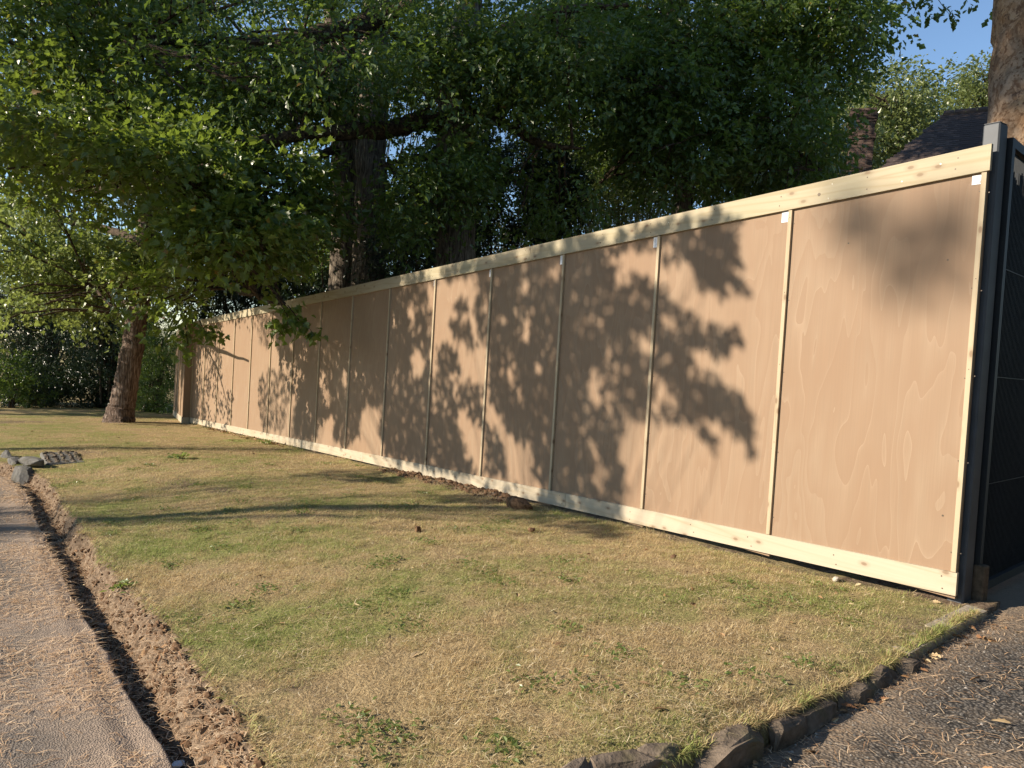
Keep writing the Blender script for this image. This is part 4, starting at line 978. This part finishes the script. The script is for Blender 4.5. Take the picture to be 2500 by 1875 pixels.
shrub('clipped_hedge', 'dense green hedge between the pine trunk and the hoarding end', 'hedge', (285, 720, 385, 895), 24.2, 26.5, 26, (.55, .5, .6), LEAF_OAK, 'lo', 24, .055, 23, None, 1.6, .25, .16)
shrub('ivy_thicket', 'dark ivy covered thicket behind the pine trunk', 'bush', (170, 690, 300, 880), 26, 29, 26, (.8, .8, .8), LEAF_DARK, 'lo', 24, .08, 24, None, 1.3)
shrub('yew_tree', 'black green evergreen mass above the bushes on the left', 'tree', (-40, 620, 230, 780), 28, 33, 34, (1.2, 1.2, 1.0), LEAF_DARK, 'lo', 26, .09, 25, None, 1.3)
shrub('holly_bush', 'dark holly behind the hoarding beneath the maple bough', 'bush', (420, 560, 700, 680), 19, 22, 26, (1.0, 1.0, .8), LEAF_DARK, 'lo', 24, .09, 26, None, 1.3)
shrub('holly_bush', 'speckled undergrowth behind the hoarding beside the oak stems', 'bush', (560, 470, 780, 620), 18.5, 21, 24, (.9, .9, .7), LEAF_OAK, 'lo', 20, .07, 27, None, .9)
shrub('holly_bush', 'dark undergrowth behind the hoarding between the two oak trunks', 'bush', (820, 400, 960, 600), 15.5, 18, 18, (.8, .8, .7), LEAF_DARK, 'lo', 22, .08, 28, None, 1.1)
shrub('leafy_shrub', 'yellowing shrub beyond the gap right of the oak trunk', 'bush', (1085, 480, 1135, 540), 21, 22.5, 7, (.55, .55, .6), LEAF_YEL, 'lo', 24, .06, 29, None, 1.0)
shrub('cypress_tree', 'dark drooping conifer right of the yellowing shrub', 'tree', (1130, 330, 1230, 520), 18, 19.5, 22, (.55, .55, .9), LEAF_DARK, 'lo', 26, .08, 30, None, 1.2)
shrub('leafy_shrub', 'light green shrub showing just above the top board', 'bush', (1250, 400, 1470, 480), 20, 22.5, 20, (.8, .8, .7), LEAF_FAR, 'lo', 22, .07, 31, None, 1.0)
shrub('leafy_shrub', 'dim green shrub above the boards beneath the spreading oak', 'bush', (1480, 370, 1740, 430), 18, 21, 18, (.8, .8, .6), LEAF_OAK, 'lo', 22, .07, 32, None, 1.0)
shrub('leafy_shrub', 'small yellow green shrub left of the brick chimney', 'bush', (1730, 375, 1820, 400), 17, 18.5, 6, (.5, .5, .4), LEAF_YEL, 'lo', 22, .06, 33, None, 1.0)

hb_ = thing('added_hedge', 'unseen tall hedge added beyond the driveway to block sky light', 'hedge', (6.2, 2.0, -0.2)); hc = [((-1.0+rng.normal(0, .3), -5.5+14*k/13, .8+7.6*j/5), (1.2, 1.0, 1.0), 60) for k in range(14) for j in range(6)]  # added out of view so the post side and gate stay dark
P_, D_, W_ = clump_pts(hc, np.random.default_rng(88), .3); tag(put('foliage', foliage_mesh('foliage', P_, D_, LEAF_DARK, 'lo', 18, .6, .16, .35, (.8, 1.25), 5, 88), hb_), kind='stuff')
shrub('woodland_tree', 'dark tree far behind the two oak trunks', 'tree', (600, 420, 960, 560), 24, 29, 30, (1.3, 1.2, 1.0), LEAF_OAK, 'lo', 22, .12, 34, None, 1.1, .5, .3)
shrub('woodland_tree', 'dark tree far back between the tall oak and the broad oak', 'tree', (600, 60, 960, 250), 22, 27, 30, (1.2, 1.1, .9), LEAF_OAK, 'lo', 22, .12, 35, None, 1.0, .5, .3)
shrub('woodland_tree', 'dark tree far back right of the broad oak', 'tree', (1130, 60, 1330, 250), 22, 26, 22, (1.1, 1.0, .8), LEAF_OAK, 'lo', 22, .12, 36, None, 1.0, .5, .3)
shrub('woodland_tree', 'dark tree far back at the upper left behind the maple', 'tree', (60, 60, 560, 420), 24, 30, 44, (1.5, 1.3, 1.1), LEAF_OAK, 'lo', 22, .13, 37, None, 1.0, .5, .3)
shrub('holly_bush', 'dark evergreen close behind the broad oak on its right', 'bush', (975, 300, 1070, 540), 17, 20, 24, (.7, .7, .8), LEAF_DARK, 'lo', 22, .09, 38, None, 1.1)
shrub('woodland_tree', 'dark tree low down behind the limb of the spreading oak', 'tree', (1130, 250, 1480, 420), 21, 25, 30, (1.1, 1.0, .9), LEAF_OAK, 'lo', 22, .11, 39, None, 1.1, .5, .3)
# --- far sunlit trees on the right
def fartree(label, boxes, d0, d1, n, r, trunkpx, seed, mat=LEAF_FAR, lim=()):
    cl = []; rg = np.random.default_rng(seed)
    for bx_ in boxes: addc(cl, n, d0, d1, bx_, r, 1.0, rg)
    p = U(*trunkpx); base = (p[0], p[1], -0.6)
    return tree('far_tree', label, 'tree', base, [([base, tuple(U(trunkpx[0], 330, trunkpx[2])), tuple(U(trunkpx[0]+8, 260, trunkpx[2])), tuple(U(trunkpx[0]+5, 215, trunkpx[2]))], [.3, .25, .15, .05])], [], cl, mat, BARK_LIMB, BARK_LIMB, kind='mid', nl=16, lsize=.15, length=.7, spread=.42, every=5, group='sunlit trees beyond the house', seed=seed, r0=.05)
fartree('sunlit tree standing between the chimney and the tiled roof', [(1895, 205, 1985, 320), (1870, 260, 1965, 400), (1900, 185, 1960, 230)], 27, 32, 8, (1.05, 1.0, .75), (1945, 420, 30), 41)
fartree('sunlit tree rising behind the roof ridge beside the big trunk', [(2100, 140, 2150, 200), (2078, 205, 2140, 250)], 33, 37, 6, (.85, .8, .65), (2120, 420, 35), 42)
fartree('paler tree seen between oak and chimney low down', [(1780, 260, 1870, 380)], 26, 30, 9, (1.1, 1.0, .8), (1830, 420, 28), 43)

# --- big trunk at the right edge
bc = U(2258, 300, 6.6); dz0 = -0.28
tb = [(bc[0]-.05, bc[1], dz0), (bc[0]-.03, bc[1], dz0+.5), (bc[0], bc[1], 1.5), tuple(bc), tuple(U(2268, 150, 6.65)), tuple(U(2272, 0, 6.7)), tuple(U(2280, -300, 6.9))]
cT = [(U(2240, -420, 7.5), (1.6, 1.6, .7), 60), (U(2100, -380, 8), (1.4, 1.4, .6), 50), (U(2420, -300, 7.5), (1.6, 1.6, .7), 60)]
limT = [(seg((2275, -200, 6.8), (2150, -180, 7.6), (2060, -80, 8.2), (2040, -20, 8.4)), [.07, .05, .02, .005]), (seg((2150, -180, 7.6), (1990, -60, 8.6)), [.03, .006])]
tree('big_pine_tree', 'thick trunk with flaking orange bark behind the steel post', 'tree', (bc[0], bc[1], dz0), [(tb, [.56, .50, .465, .455, .45, .44, .36])], limT, cT, LEAF_OAK, BARK_BIG, BARK_LIMB, every=8, seed=51, trunk_sides=40, flute=0.02)
tw = MB(); q0 = U(2050, -30, 8.3); twg = thing('hanging_twig', 'leafy twig hanging into the blue sky at the top edge', 'branch', tuple(q0))
P_, D_ = [], []
for (x0, y0, x1, y1, n_) in ((2000, -60, 2010, 25, 6), (2010, -20, 2050, 30, 7), (2070, -50, 2090, 5, 4), (1960, -60, 1975, 12, 4)):
    a = U(x0, y0, 8.4); b = U(x1, y1, 8.3); cv = curve(a, b, .02, 6, .1); tw.tube(cv-q0, np.linspace(.006, .002, 6), 4)
    for k in range(n_): P_.append(cv[rng.integers(2, 6)]-q0); D_.append((b-a)/np.linalg.norm(b-a)+rng.normal(0, .5, 3))
tw.build('stems', BARK_LIMB, twg); tag(put('foliage', foliage_mesh('foliage', np.array(P_), np.array(D_), LEAF_OAK, 'oak', 5, .13, .085, .07, (.8, 1.2), 5, 77), twg), kind='stuff')

# ------------------------------------------------------------------ house: chimney and tiled roof
house = thing('house', 'old house with dark tiled roof and brick chimney beyond the hoarding', 'house', (-9.5, 19.0, -0.5))
hb = np.array([-9.5, 19.0, -0.5])
R1 = U(2303/K, 281/K, 24.0)               # left end of the ridge
dr = ray(2500/K, 262/K); tt_ = (R1[2]-CAM[2])/dr[2]; R2 = CAM+dr*tt_
ru = (R2-R1)/np.linalg.norm(R2-R1); hn = np.array([ru[1], -ru[0], 0.0])
if hn[1] > 0: hn = -hn
pit = R_(48); dn = hn*math.cos(pit)+np.array([0, 0, -math.sin(pit)]); pn = np.cross(ru, dn); pn = pn if pn[2] > 0 else -pn
dd = ray(2110/K, 440/K); th_ = ((R1-CAM)@pn)/(dd@pn); Hc = CAM+dd*th_; hu, hv = (Hc-R1)@ru, (Hc-R1)@dn
RL = 8.0; VM = hv*1.25
mb = MB(); e = -pn*0.06
def RP(u, v, h=0.0): return R1+ru*u+dn*v+pn*h-hb
V = [RP(0, 0, -.05), RP(RL, 0, -.05), RP(RL, VM, -.05), RP(hu*1.25, VM, -.05)]
back = [V[0], V[1], RP(RL, 0, -.05)-2*hn*math.cos(pit)*VM*0+np.array([0, 0, 0])-hn*VM*math.cos(pit)+np.array([0, 0, -VM*math.sin(pit)]), RP(0, 0, -.05)-hn*VM*math.cos(pit)+np.array([0, 0, -VM*math.sin(pit)])+ru*hu*1.25]
mb.add(np.array(V), [[0, 1, 2, 3]]); mb.add(np.array(back), [[0, 3, 2, 1]]); mb.add(np.array([V[0], V[3], back[3]]), [[0, 1, 2]])
roof = mb.build('roof', TILEM, house)
lo = V[3][2]; mb = MB(); pl = [V[3], V[2], back[2], back[3]]
vv = [np.array([q[0], q[1], lo+.02]) for q in pl]+[np.array([q[0], q[1], 0.0]) for q in pl]
mb.add(np.array(vv), [[0, 1, 5, 4], [1, 2, 6, 5], [2, 3, 7, 6], [3, 0, 4, 7]]); mb.build('wall', MORTAR, house)
tw_, tg = 0.17, 0.105
mbt = MB(); mbt.box((-tw_/2+.003, 0, 0), (tw_/2-.003, 0.19, 0.013)); tm = mbt.mesh('tile', TILEM)
rest = MB(); ntile = 0; cand = []
for j in range(int(VM/tg)):
    for i in range(-int(abs(hu)*1.25/tw_)-2, int(RL/tw_)):
        u = (i+(0.5 if j % 2 else 0))*tw_; v = (j+.2)*tg
        lim = hu*(v/hv)
        if u < lim: continue
        pxy = px_of(RP(u, v)+hb)[0]; cand.append((pxy[0] > 2185 or pxy[1] > 460, abs(pxy[0]-2000), u, v))
cand.sort()
for k, (off, _, u, v) in enumerate(cand):
    lift = .015+random.uniform(0, .006); tl = R_(5)
    o3 = RP(u, v, lift); ax = ru; ay = dn*math.cos(tl)+pn*math.sin(tl)*0.7; az_ = np.cross(ax, ay); ax2, flip = (ax, az_)
    if az_ @ pn < 0: ax2 = -ax; flip = -az_
    if k < 300 and not off:
        o = bpy.data.objects.new('tile', tm); link(o, roof)
        mm = Matrix.Identity(4)
        for a in range(3): mm[a][0] = ax2[a]; mm[a][1] = ay[a]; mm[a][2] = flip[a]; mm[a][3] = o3[a]
        o.matrix_local = mm
    else:
        Vb = np.array([[x_, y_, z_] for x_ in (-tw_/2+.003, tw_/2-.003) for y_ in (0, .19) for z_ in (0, .013)])
        rest.add(o3+Vb[:, 0:1]*ax2+Vb[:, 1:2]*ay+Vb[:, 2:3]*flip, [[0, 1, 3, 2], [4, 6, 7, 5], [0, 4, 5, 1], [2, 3, 7, 6], [0, 2, 6, 4], [1, 5, 7, 3]])
if rest.n: tag(rest.build('tiles', TILEM, roof), kind='stuff')
for k in range(int(RL/.30)):
    mb = MB(); c0, c1 = RP(k*.30+.004, 0, .0)+[0, 0, .02], RP(k*.30+.296, 0, 0)+[0, 0, .02]
    mb.tube([c0, (c0+c1)/2, c1], .11, 10, .02); o = mb.build('ridge_tile', TILEM, roof)
# chimney
cb = U(2095/K, 440/K, 21.0); ct = U(2105/K, 272/K, 21.0); CZ0, CZ1 = cb[2]-1.2, ct[2]
ch = bpy.data.objects.new('chimney', None); link(ch, house); ch.location = (np.array([cb[0], cb[1], CZ0])-hb).tolist(); ca = R_(-14)+YAW*0+R_(28)
ch.rotation_euler = (0, 0, R_(36))
cw, cdp = 0.60, 0.50; Hh = CZ1-CZ0
mb = MB(); mb.box((-cw/2+.012, -cdp/2+.012, 0), (cw/2-.012, cdp/2-.012, Hh-.02)); mb.build('mortar_core', MORTAR, ch)
bmesh_b = MB().box((-.105, -.05, 0), (.105, .05, .063)).mesh('brick', BRICKM); half_b = MB().box((-.05, -.05, 0), (.05, .05, .063)).mesh('brick', BRICKM)
nb = 0; rows = int(Hh/.075); hidden = MB()
for j in range(rows):
    z = j*.075; grow = 0.0
    if j >= rows-2: grow = .02
    elif j >= rows-5: grow = .055 if j >= rows-4 else .03
    elif j in (rows-11, rows-10): grow = .035
    for side in range(4):
        W_ = cw if side % 2 == 0 else cdp; D2 = (cdp if side % 2 == 0 else cw)/2+grow; Wg = W_+2*grow
        ang = [0, math.pi/2, math.pi, -math.pi/2][side]
        x = -Wg/2+(0 if j % 2 else -.11)
        while x < Wg/2-.02:
            a0, a1 = max(x, -Wg/2), min(x+.21, Wg/2)
            if a1-a0 > .04:
                cx_ = (a0+a1)/2; loc = np.array([cx_, -D2+.05+random.uniform(-.003, .003), z])
                ca_, sa_ = math.cos(ang), math.sin(ang); loc = np.array([loc[0]*ca_-loc[1]*sa_, loc[0]*sa_+loc[1]*ca_, z])
                if side in (0, 1) and nb < 300 and z > 0.9:
                    o = bpy.data.objects.new('brick', bmesh_b); link(o, ch); o.location = loc.tolist(); o.rotation_euler = (0, 0, ang); o.scale = ((a1-a0-.006)/.21, 1, 1); nb += 1
                else:
                    Vb = np.array([[x_*(a1-a0-.006)/2, y_*.05, z_] for x_ in (-1, 1) for y_ in (-1, 1) for z_ in (0, .063)])
                    Vr = np.stack([Vb[:, 0]*ca_-Vb[:, 1]*sa_, Vb[:, 0]*sa_+Vb[:, 1]*ca_, Vb[:, 2]], -1)+np.array([loc[0], loc[1], z])
                    hidden.add(Vr, [[0, 1, 3, 2], [4, 6, 7, 5], [0, 4, 5, 1], [2, 3, 7, 6], [0, 2, 6, 4], [1, 5, 7, 3]])
            x += .22
if hidden.n: tag(hidden.build('bricks', BRICKM, ch), kind='stuff')

# ------------------------------------------------------------------ trees across the road: out of view, their shade falls on the boards
M1 = lambda L_: [((900+x/2.0733)/K, (550+y/2.0733)/K) for x, y in L_]
M2 = lambda L_: [((400+x/3.0157)/K, (650+y/3.0157)/K) for x, y in L_]
def inpoly(px, py, poly):
    r = np.zeros(len(px), bool); n_ = len(poly); j = n_-1
    for i in range(n_):
        xi, yi = poly[i]; xj, yj = poly[j]
        c = ((yi > py) != (yj > py)) & (px < (xj-xi)*(py-yi)/(yj-yi+1e-12)+xi); r ^= c; j = i
    return r
SH = [(M1([(0, 330), (110, 310), (170, 420), (230, 560), (300, 640), (310, 860), (330, 960), (430, 950), (480, 1180), (560, 1280), (300, 1215), (75, 1150), (60, 1000), (20, 880), (0, 860)]), 1.0),
      (M1([(120, 300), (260, 290), (300, 400), (310, 600), (220, 560), (150, 430)]), .8),
      (M1([(425, 360), (475, 370), (485, 445), (435, 420)]), 1), (M1([(405, 480), (490, 490), (505, 570), (425, 565)]), 1), (M1([(340, 610), (440, 630), (455, 740), (350, 770)]), .9),
      (M1([(500, 640), (600, 560), (615, 240), (540, 240), (530, 450), (565, 550), (500, 600)]), .7), (M1([(330, 780), (580, 800), (570, 1010), (480, 930), (330, 960)]), .55),
      (M1([(620, 220), (975, 160), (960, 560), (930, 1350), (870, 1330), (800, 1080), (720, 1060), (650, 940), (600, 860), (610, 500)]), 1),
      (M1([(580, 1000), (640, 1050), (700, 1270), (580, 1250)]), .7),
      (M1([(985, 150), (1140, 120), (1280, 250), (1470, 290), (1430, 600), (1410, 980), (1300, 940), (1240, 1060), (1240, 1180), (1300, 1300), (1270, 1430), (1210, 1420), (930, 1360)]), 1),
      (M1([(1480, 40), (1850, 0), (1860, 330), (1690, 290), (1600, 170), (1480, 180)]), .95),
      (M1([(1440, 300), (1640, 480), (1660, 560), (1860, 500), (1860, 590), (1780, 620), (1660, 570), (1620, 640), (1720, 780), (1860, 830), (1960, 1140), (1900, 1110), (1820, 960), (1700, 960), (1650, 950), (1750, 1140), (1690, 1090), (1600, 980), (1540, 1000), (1430, 960), (1500, 900), (1570, 880), (1440, 700)]), 1),
      (M1([(840, 1380), (1250, 1430), (1280, 1520), (1000, 1480)]), 1), (M1([(560, 1290), (720, 1330), (830, 1380), (800, 1400), (600, 1330)]), .4),
      (M1([(0, 280), (820, 100), (1750, -60), (1820, 10), (1470, 70), (975, 170), (0, 350)]), .85),
      (M2([(1000, 230), (1160, 250), (1390, 200), (1580, 180), (1660, 260), (1650, 700), (1800, 760), (1960, 1000), (1920, 1450), (1650, 1400), (1590, 1250), (1520, 1050), (1480, 950), (1420, 1230), (1310, 1310), (1240, 1250), (1180, 1100), (1130, 1160), (1100, 1270), (930, 1250), (960, 1000), (1050, 800), (960, 700), (840, 640), (790, 450), (850, 300)]), 1),
      (M2([(690, 820), (780, 740), (900, 800), (930, 900), (900, 1100), (850, 1220), (720, 1200), (690, 1000)]), .25), (M2([(660, 350), (800, 340), (790, 600), (700, 560)]), .18),
      (M2([(850, 250), (1000, 230), (1660, 80), (2000, 0), (2000, 90), (1160, 260), (1000, 300)]), .85)]
HO = [(0, *h) for h in ((780, 300, 32, 55), (925, 250, 42, 52), (785, 490, 24, 55), (855, 690, 38, 52), (710, 750, 28, 48), (755, 860, 25, 50), (1140, 830, 42, 115), (1210, 630, 28, 48), (1250, 740, 28, 52), (1390, 600, 48, 60), (1265, 280, 42, 42), (1390, 360, 34, 34), (1140, 470, 38, 34), (1215, 880, 26, 32), (1205, 945, 26, 36), (1490, 880, 62, 50), (1500, 470, 42, 42), (1530, 110, 34, 52), (1600, 60, 34, 42), (1590, 620, 42, 32), (1120, 1110, 24, 60), (1160, 1270, 46, 95), (1310, 520, 28, 32), (670, 480, 18, 28), (880, 1090, 22, 32), (1200, 50, 70, 50), (780, 150, 40, 32), (330, 240, 55, 45), (955, 95, 22, 34), (210, 440, 22, 50), (240, 700, 40, 90), (800, 560, 22, 28))]
HO += [(1, *h) for h in ((1370, 590, 90, 50), (1030, 650, 45, 75), (1440, 800, 42, 50), (1160, 850, 32, 80), (1040, 1040, 22, 60), (1300, 530, 28, 52), (930, 580, 22, 32), (1560, 1090, 42, 75), (1480, 1060, 28, 62), (1320, 820, 22, 60), (1220, 1150, 32, 75), (1190, 950, 32, 80), (1690, 400, 30, 60))]
r = np.random.default_rng(91)
n = 110000; wx = -0.9-12.3*r.random(n); wz = -0.9+3.6*r.random(n); Wp = np.stack([wx, 0*wx+0.0, wz], -1); pp = px_of(Wp); pr_ = np.zeros(n)
for poly, dn_ in SH: pr_ = np.maximum(pr_, dn_*inpoly(pp[:, 0], pp[:, 1], poly))
for (which, cx_, cy_, rx_, ry_) in HO:
    cc = (M1 if which == 0 else M2)([(cx_, cy_)])[0]; s_ = (2.0733 if which == 0 else 3.0157)*K
    pr_[((pp[:, 0]-cc[0])/(rx_/s_))**2+((pp[:, 1]-cc[1])/(ry_/s_))**2 < 1.0] = 0
ok = (r.random(n) < pr_*0.52) & (wz > kz(wx)-0.16); Wp = Wp[ok]
def strand(W_, lo_, hi_): 
    # leaves gather in layers of boughs at a few distances
    Ld = lo_+(hi_-lo_)*vnoise(W_[:, 0]*0.7, W_[:, 2]*0.9, 55)+r.normal(0, .5, len(W_))
    return W_-TR[None]*Ld[:, None]
LP = strand(Wp, 6.5, 11.0)
gp = []
for poly in (M2([(980, 1550), (1200, 1500), (1650, 1490), (1650, 1550), (1300, 1580)]), M2([(1350, 1590), (1750, 1540), (1700, 1600)]), M1([(300, 1360), (600, 1370), (700, 1400), (620, 1420), (350, 1400)]), M1([(850, 1440), (1300, 1540), (1250, 1590), (900, 1500), (700, 1480)])):
    a_ = np.array(poly); x_ = a_[:, 0].min()+np.ptp(a_[:, 0])*r.random(500); y_ = a_[:, 1].min()+np.ptp(a_[:, 1])*r.random(500); k_ = inpoly(x_, y_, poly)
    gp += [G(x, y) for x, y in zip(x_[k_][:150], y_[k_][:150])]
LP = np.concatenate([LP, strand(np.array(gp), 7, 11)])
nL = len(LP)
def road_tree(label, x_hit, y_hit, dist, rad, z_top, seed, leafP=None, cl=(), lean=0.0):
    b = np.array([x_hit, y_hit, 0])-np.array([math.sin(SUN_AZ), math.cos(SUN_AZ), 0])*dist; b[2] = float(zp(b[0]))-0.1
    t = thing('roadside_tree', label, 'tree', tuple(b), 'trees across the road')
    zz = np.linspace(0, z_top, 12); path = np.stack([lean*zz/z_top+0.05*np.sin(zz*.6+seed), 0.05*np.cos(zz*.5), zz], -1); path[0, :2] = path[1, :2]
    mb = MB(); mb.tube(path, np.linspace(rad*1.15, rad*.5, 12), 12, .06); mb.build('trunk', BARK_OAK, t, smooth=True)
    if leafP is not None:
        q = leafP-b; nn = len(q)
        V, F = leaves_block('mid', nn, q, r.random(nn)*6.28, r.normal(0, .7, nn), r.normal(0, .7, nn), (.085+.055*r.random(nn))*(2.0 if dist > 30 else 1.0))
        tag(put('low_boughs', mesh_from('low_boughs', V, F, LEAF_OAK), t), kind='stuff')
        mb = MB()
        for k in range(0, nn, 130):
            st = path[min(11, max(2, int(q[k][2]/z_top*11)-1))]; mb.tube(curve(st, q[k], .04, 6, .08), np.linspace(.010, .003, 6), 4, cap=False)
        tag(mb.build('branches', BARK_LIMB, t), kind='stuff')
    if len(cl):
        P, D, W = clump_pts([(np.array(c)-b, rr, n_) for c, rr, n_ in cl], np.random.default_rng(seed), .2)
        tag(put('crown', foliage_mesh('crown', P, D, LEAF_OAK, 'lo', 14, .9, .26, .6, (.8, 1.3), 6, seed), t), kind='stuff')
    return t
def crown_row(x0, x1, n_, z0, z1, y0, y1, seed, dens=90, rad=(2.0, 1.8, 1.5)):
    rg = np.random.default_rng(seed); out = []
    for _ in range(n_): out.append(((x0+(x1-x0)*rg.random(), y0+(y1-y0)*rg.random(), z0+(z1-z0)*rg.random()), rad, dens))
    return out
near = LP[:, 0] > -11.5
road_tree('oak across the road whose trunk shadow crosses the middle of the verge', -3.72, -0.25, 12.6, .115, 11, 1, LP[near], crown_row(-13, -6.5, 7, 11.6, 17, -16, -11.5, 61))
road_tree('slim oak across the road casting the thin shadow beyond the boulder', -10.35, -0.05, 12.0, .055, 10, 2, LP[~near], crown_row(-18, -11, 6, 11.8, 17, -16, -11.5, 62))
road_tree('oak across the road shading the far end of the verge', -22.0, -1.0, 13.0, .22, 12, 3, None, crown_row(-40, -28, 14, 10.5, 16, -17, -11, 63))
road_tree('oak across the road shading the left end of the lane', -33.0, -1.0, 11.0, .25, 12, 4, None, crown_row(-40, -27, 14, 3.0, 9.5, -13, -8.5, 64, 60, (1.6, 1.5, 1.2)))
road_tree('tall oak across the road shading the roof and the gate', 2.0, -0.5, 17.0, .25, 14, 5, None, crown_row(1, 10, 9, 13.5, 18, -19, -13, 65))
road_tree('oak across the road behind the others', -31.0, -0.5, 21.0, .3, 17, 6, None, crown_row(-18, -9, 8, 17.5, 22, -24, -18, 67, 100, (2.2, 2.0, 1.8)))

sp = []
for (cx_, cy_, rx_, ry_, n_) in ((2170, 527, 125, 50, 26), (2255, 600, 80, 45, 13), (2080, 500, 80, 30, 5), (2210, 640, 90, 45, 12), (2330, 560, 50, 60, 10)):
    for _ in range(n_): sp.append(onwall((cx_+r.normal(0, rx_*.6))/K, (cy_+r.normal(0, ry_*.6))/K)-TR*(37+r.normal(0, 1.2)))
road_tree('far oak across the road whose twigs blur the shade on the first panel', 7.5, -0.5, 36, .3, 22, 7, np.array(sp), [])
# ------------------------------------------------------------------ weeds and fallen leaves
def weed(px, py, s, lab, seed):
    p = G(px, py); t = thing('weed', lab, 'plant', tuple(p)); rg = np.random.default_rng(seed); n_ = 34
    pos = rg.normal(0, 1, (n_, 3))*np.array([s*.45, s*.45, s*.12])+[0, 0, s*.22]
    V, F = leaves_block('mid', n_, pos, rg.random(n_)*6.28, R_(20)+rg.normal(0, .4, n_), rg.normal(0, .5, n_), s*(.35+.3*rg.random(n_)))
    tag(put('leaf_rosette', mesh_from('leaf_rosette', V, F, LEAF_LIT), t), kind='stuff')
weed(388, 990, .15, 'green leafy weed on the thin shadow line across the verge', 1)
weed(574, 960, .14, 'small green weed close to the far kick boards', 2)
weed(262, 1275*0.999, .08, 'low green plant on the lip of the gully bank', 3)
def clover(n_):
    c = verge_pts(1500, -9, .3, 1.4)[:70]; P = c[rng.integers(0, len(c), n_)]+np.stack([rng.normal(0, .07, n_), rng.normal(0, .05, n_), np.zeros(n_)], -1)
    ok = P[:, 0] < xedge(P[:, 1])-.03; P = P[ok]; P[:, 2] = verge_z(P[:, 0], P[:, 1])+.010; nn = len(P)
    V, F = leaves_block('lo', nn, P, rng.random(nn)*6.28, R_(15)+rng.normal(0, .3, nn), rng.normal(0, .3, nn), .014+.022*rng.random(nn)); tag(put('clover', mesh_from('clover', V, F, LEAF_LIT)), kind='stuff')
clover(4200)
xw = -18*rng.random(5000); yw = -.006-.05*rng.random(5000)**2; Pw = np.stack([xw, yw, verge_z(xw, yw)-.004], -1); ok = fbm(xw*1.3, xw*0, 91, 3) > .5; Pw = Pw[ok]; n = len(Pw)
blades(Pw, .02+.06*rng.random(n)**1.5, .0012+.0012*rng.random(n), R_(40)+R_(45)*rng.random(n))
def dry(n_, posf, s0, s1, name):
    P = posf(n_); nn = len(P); V, F = leaves_block('oak', nn, P, r.random(nn)*6.28, r.normal(0, .35, nn), r.normal(0, .5, nn), s0+(s1-s0)*r.random(nn))
    tag(put(name, mesh_from(name, V, F, DRYLEAF)), kind='stuff')
def dl_verge(n_): 
    P = verge_pts(n_*2, -22, .4, 1.2)[:n_]; P[:, 2] += .012; return P
dry(320, dl_verge, .018, .055, 'fallen_leaves')
def dl_gully(n_):
    P = gul_pts(n_); P[:, 2] += .008; return P
dry(420, dl_gully, .02, .05, 'fallen_leaves')
def dl_drive(n_):
    y = -4.0+3.9*r.random(n_); x = xedge(y)+.03+.12*r.random(n_)**2+1.6*(r.random(n_) < .3)*r.random(n_); return np.stack([x, y, drive_z(x, y)+.012], -1)
dry(120, dl_drive, .03, .07, 'fallen_leaves')
def dl_wall(n_):
    x = -11-5*r.random(n_); y = -.03-.12*r.random(n_); return np.stack([x, y, verge_z(x, y)+.02], -1)
dry(150, dl_wall, .04, .09, 'fallen_leaves')
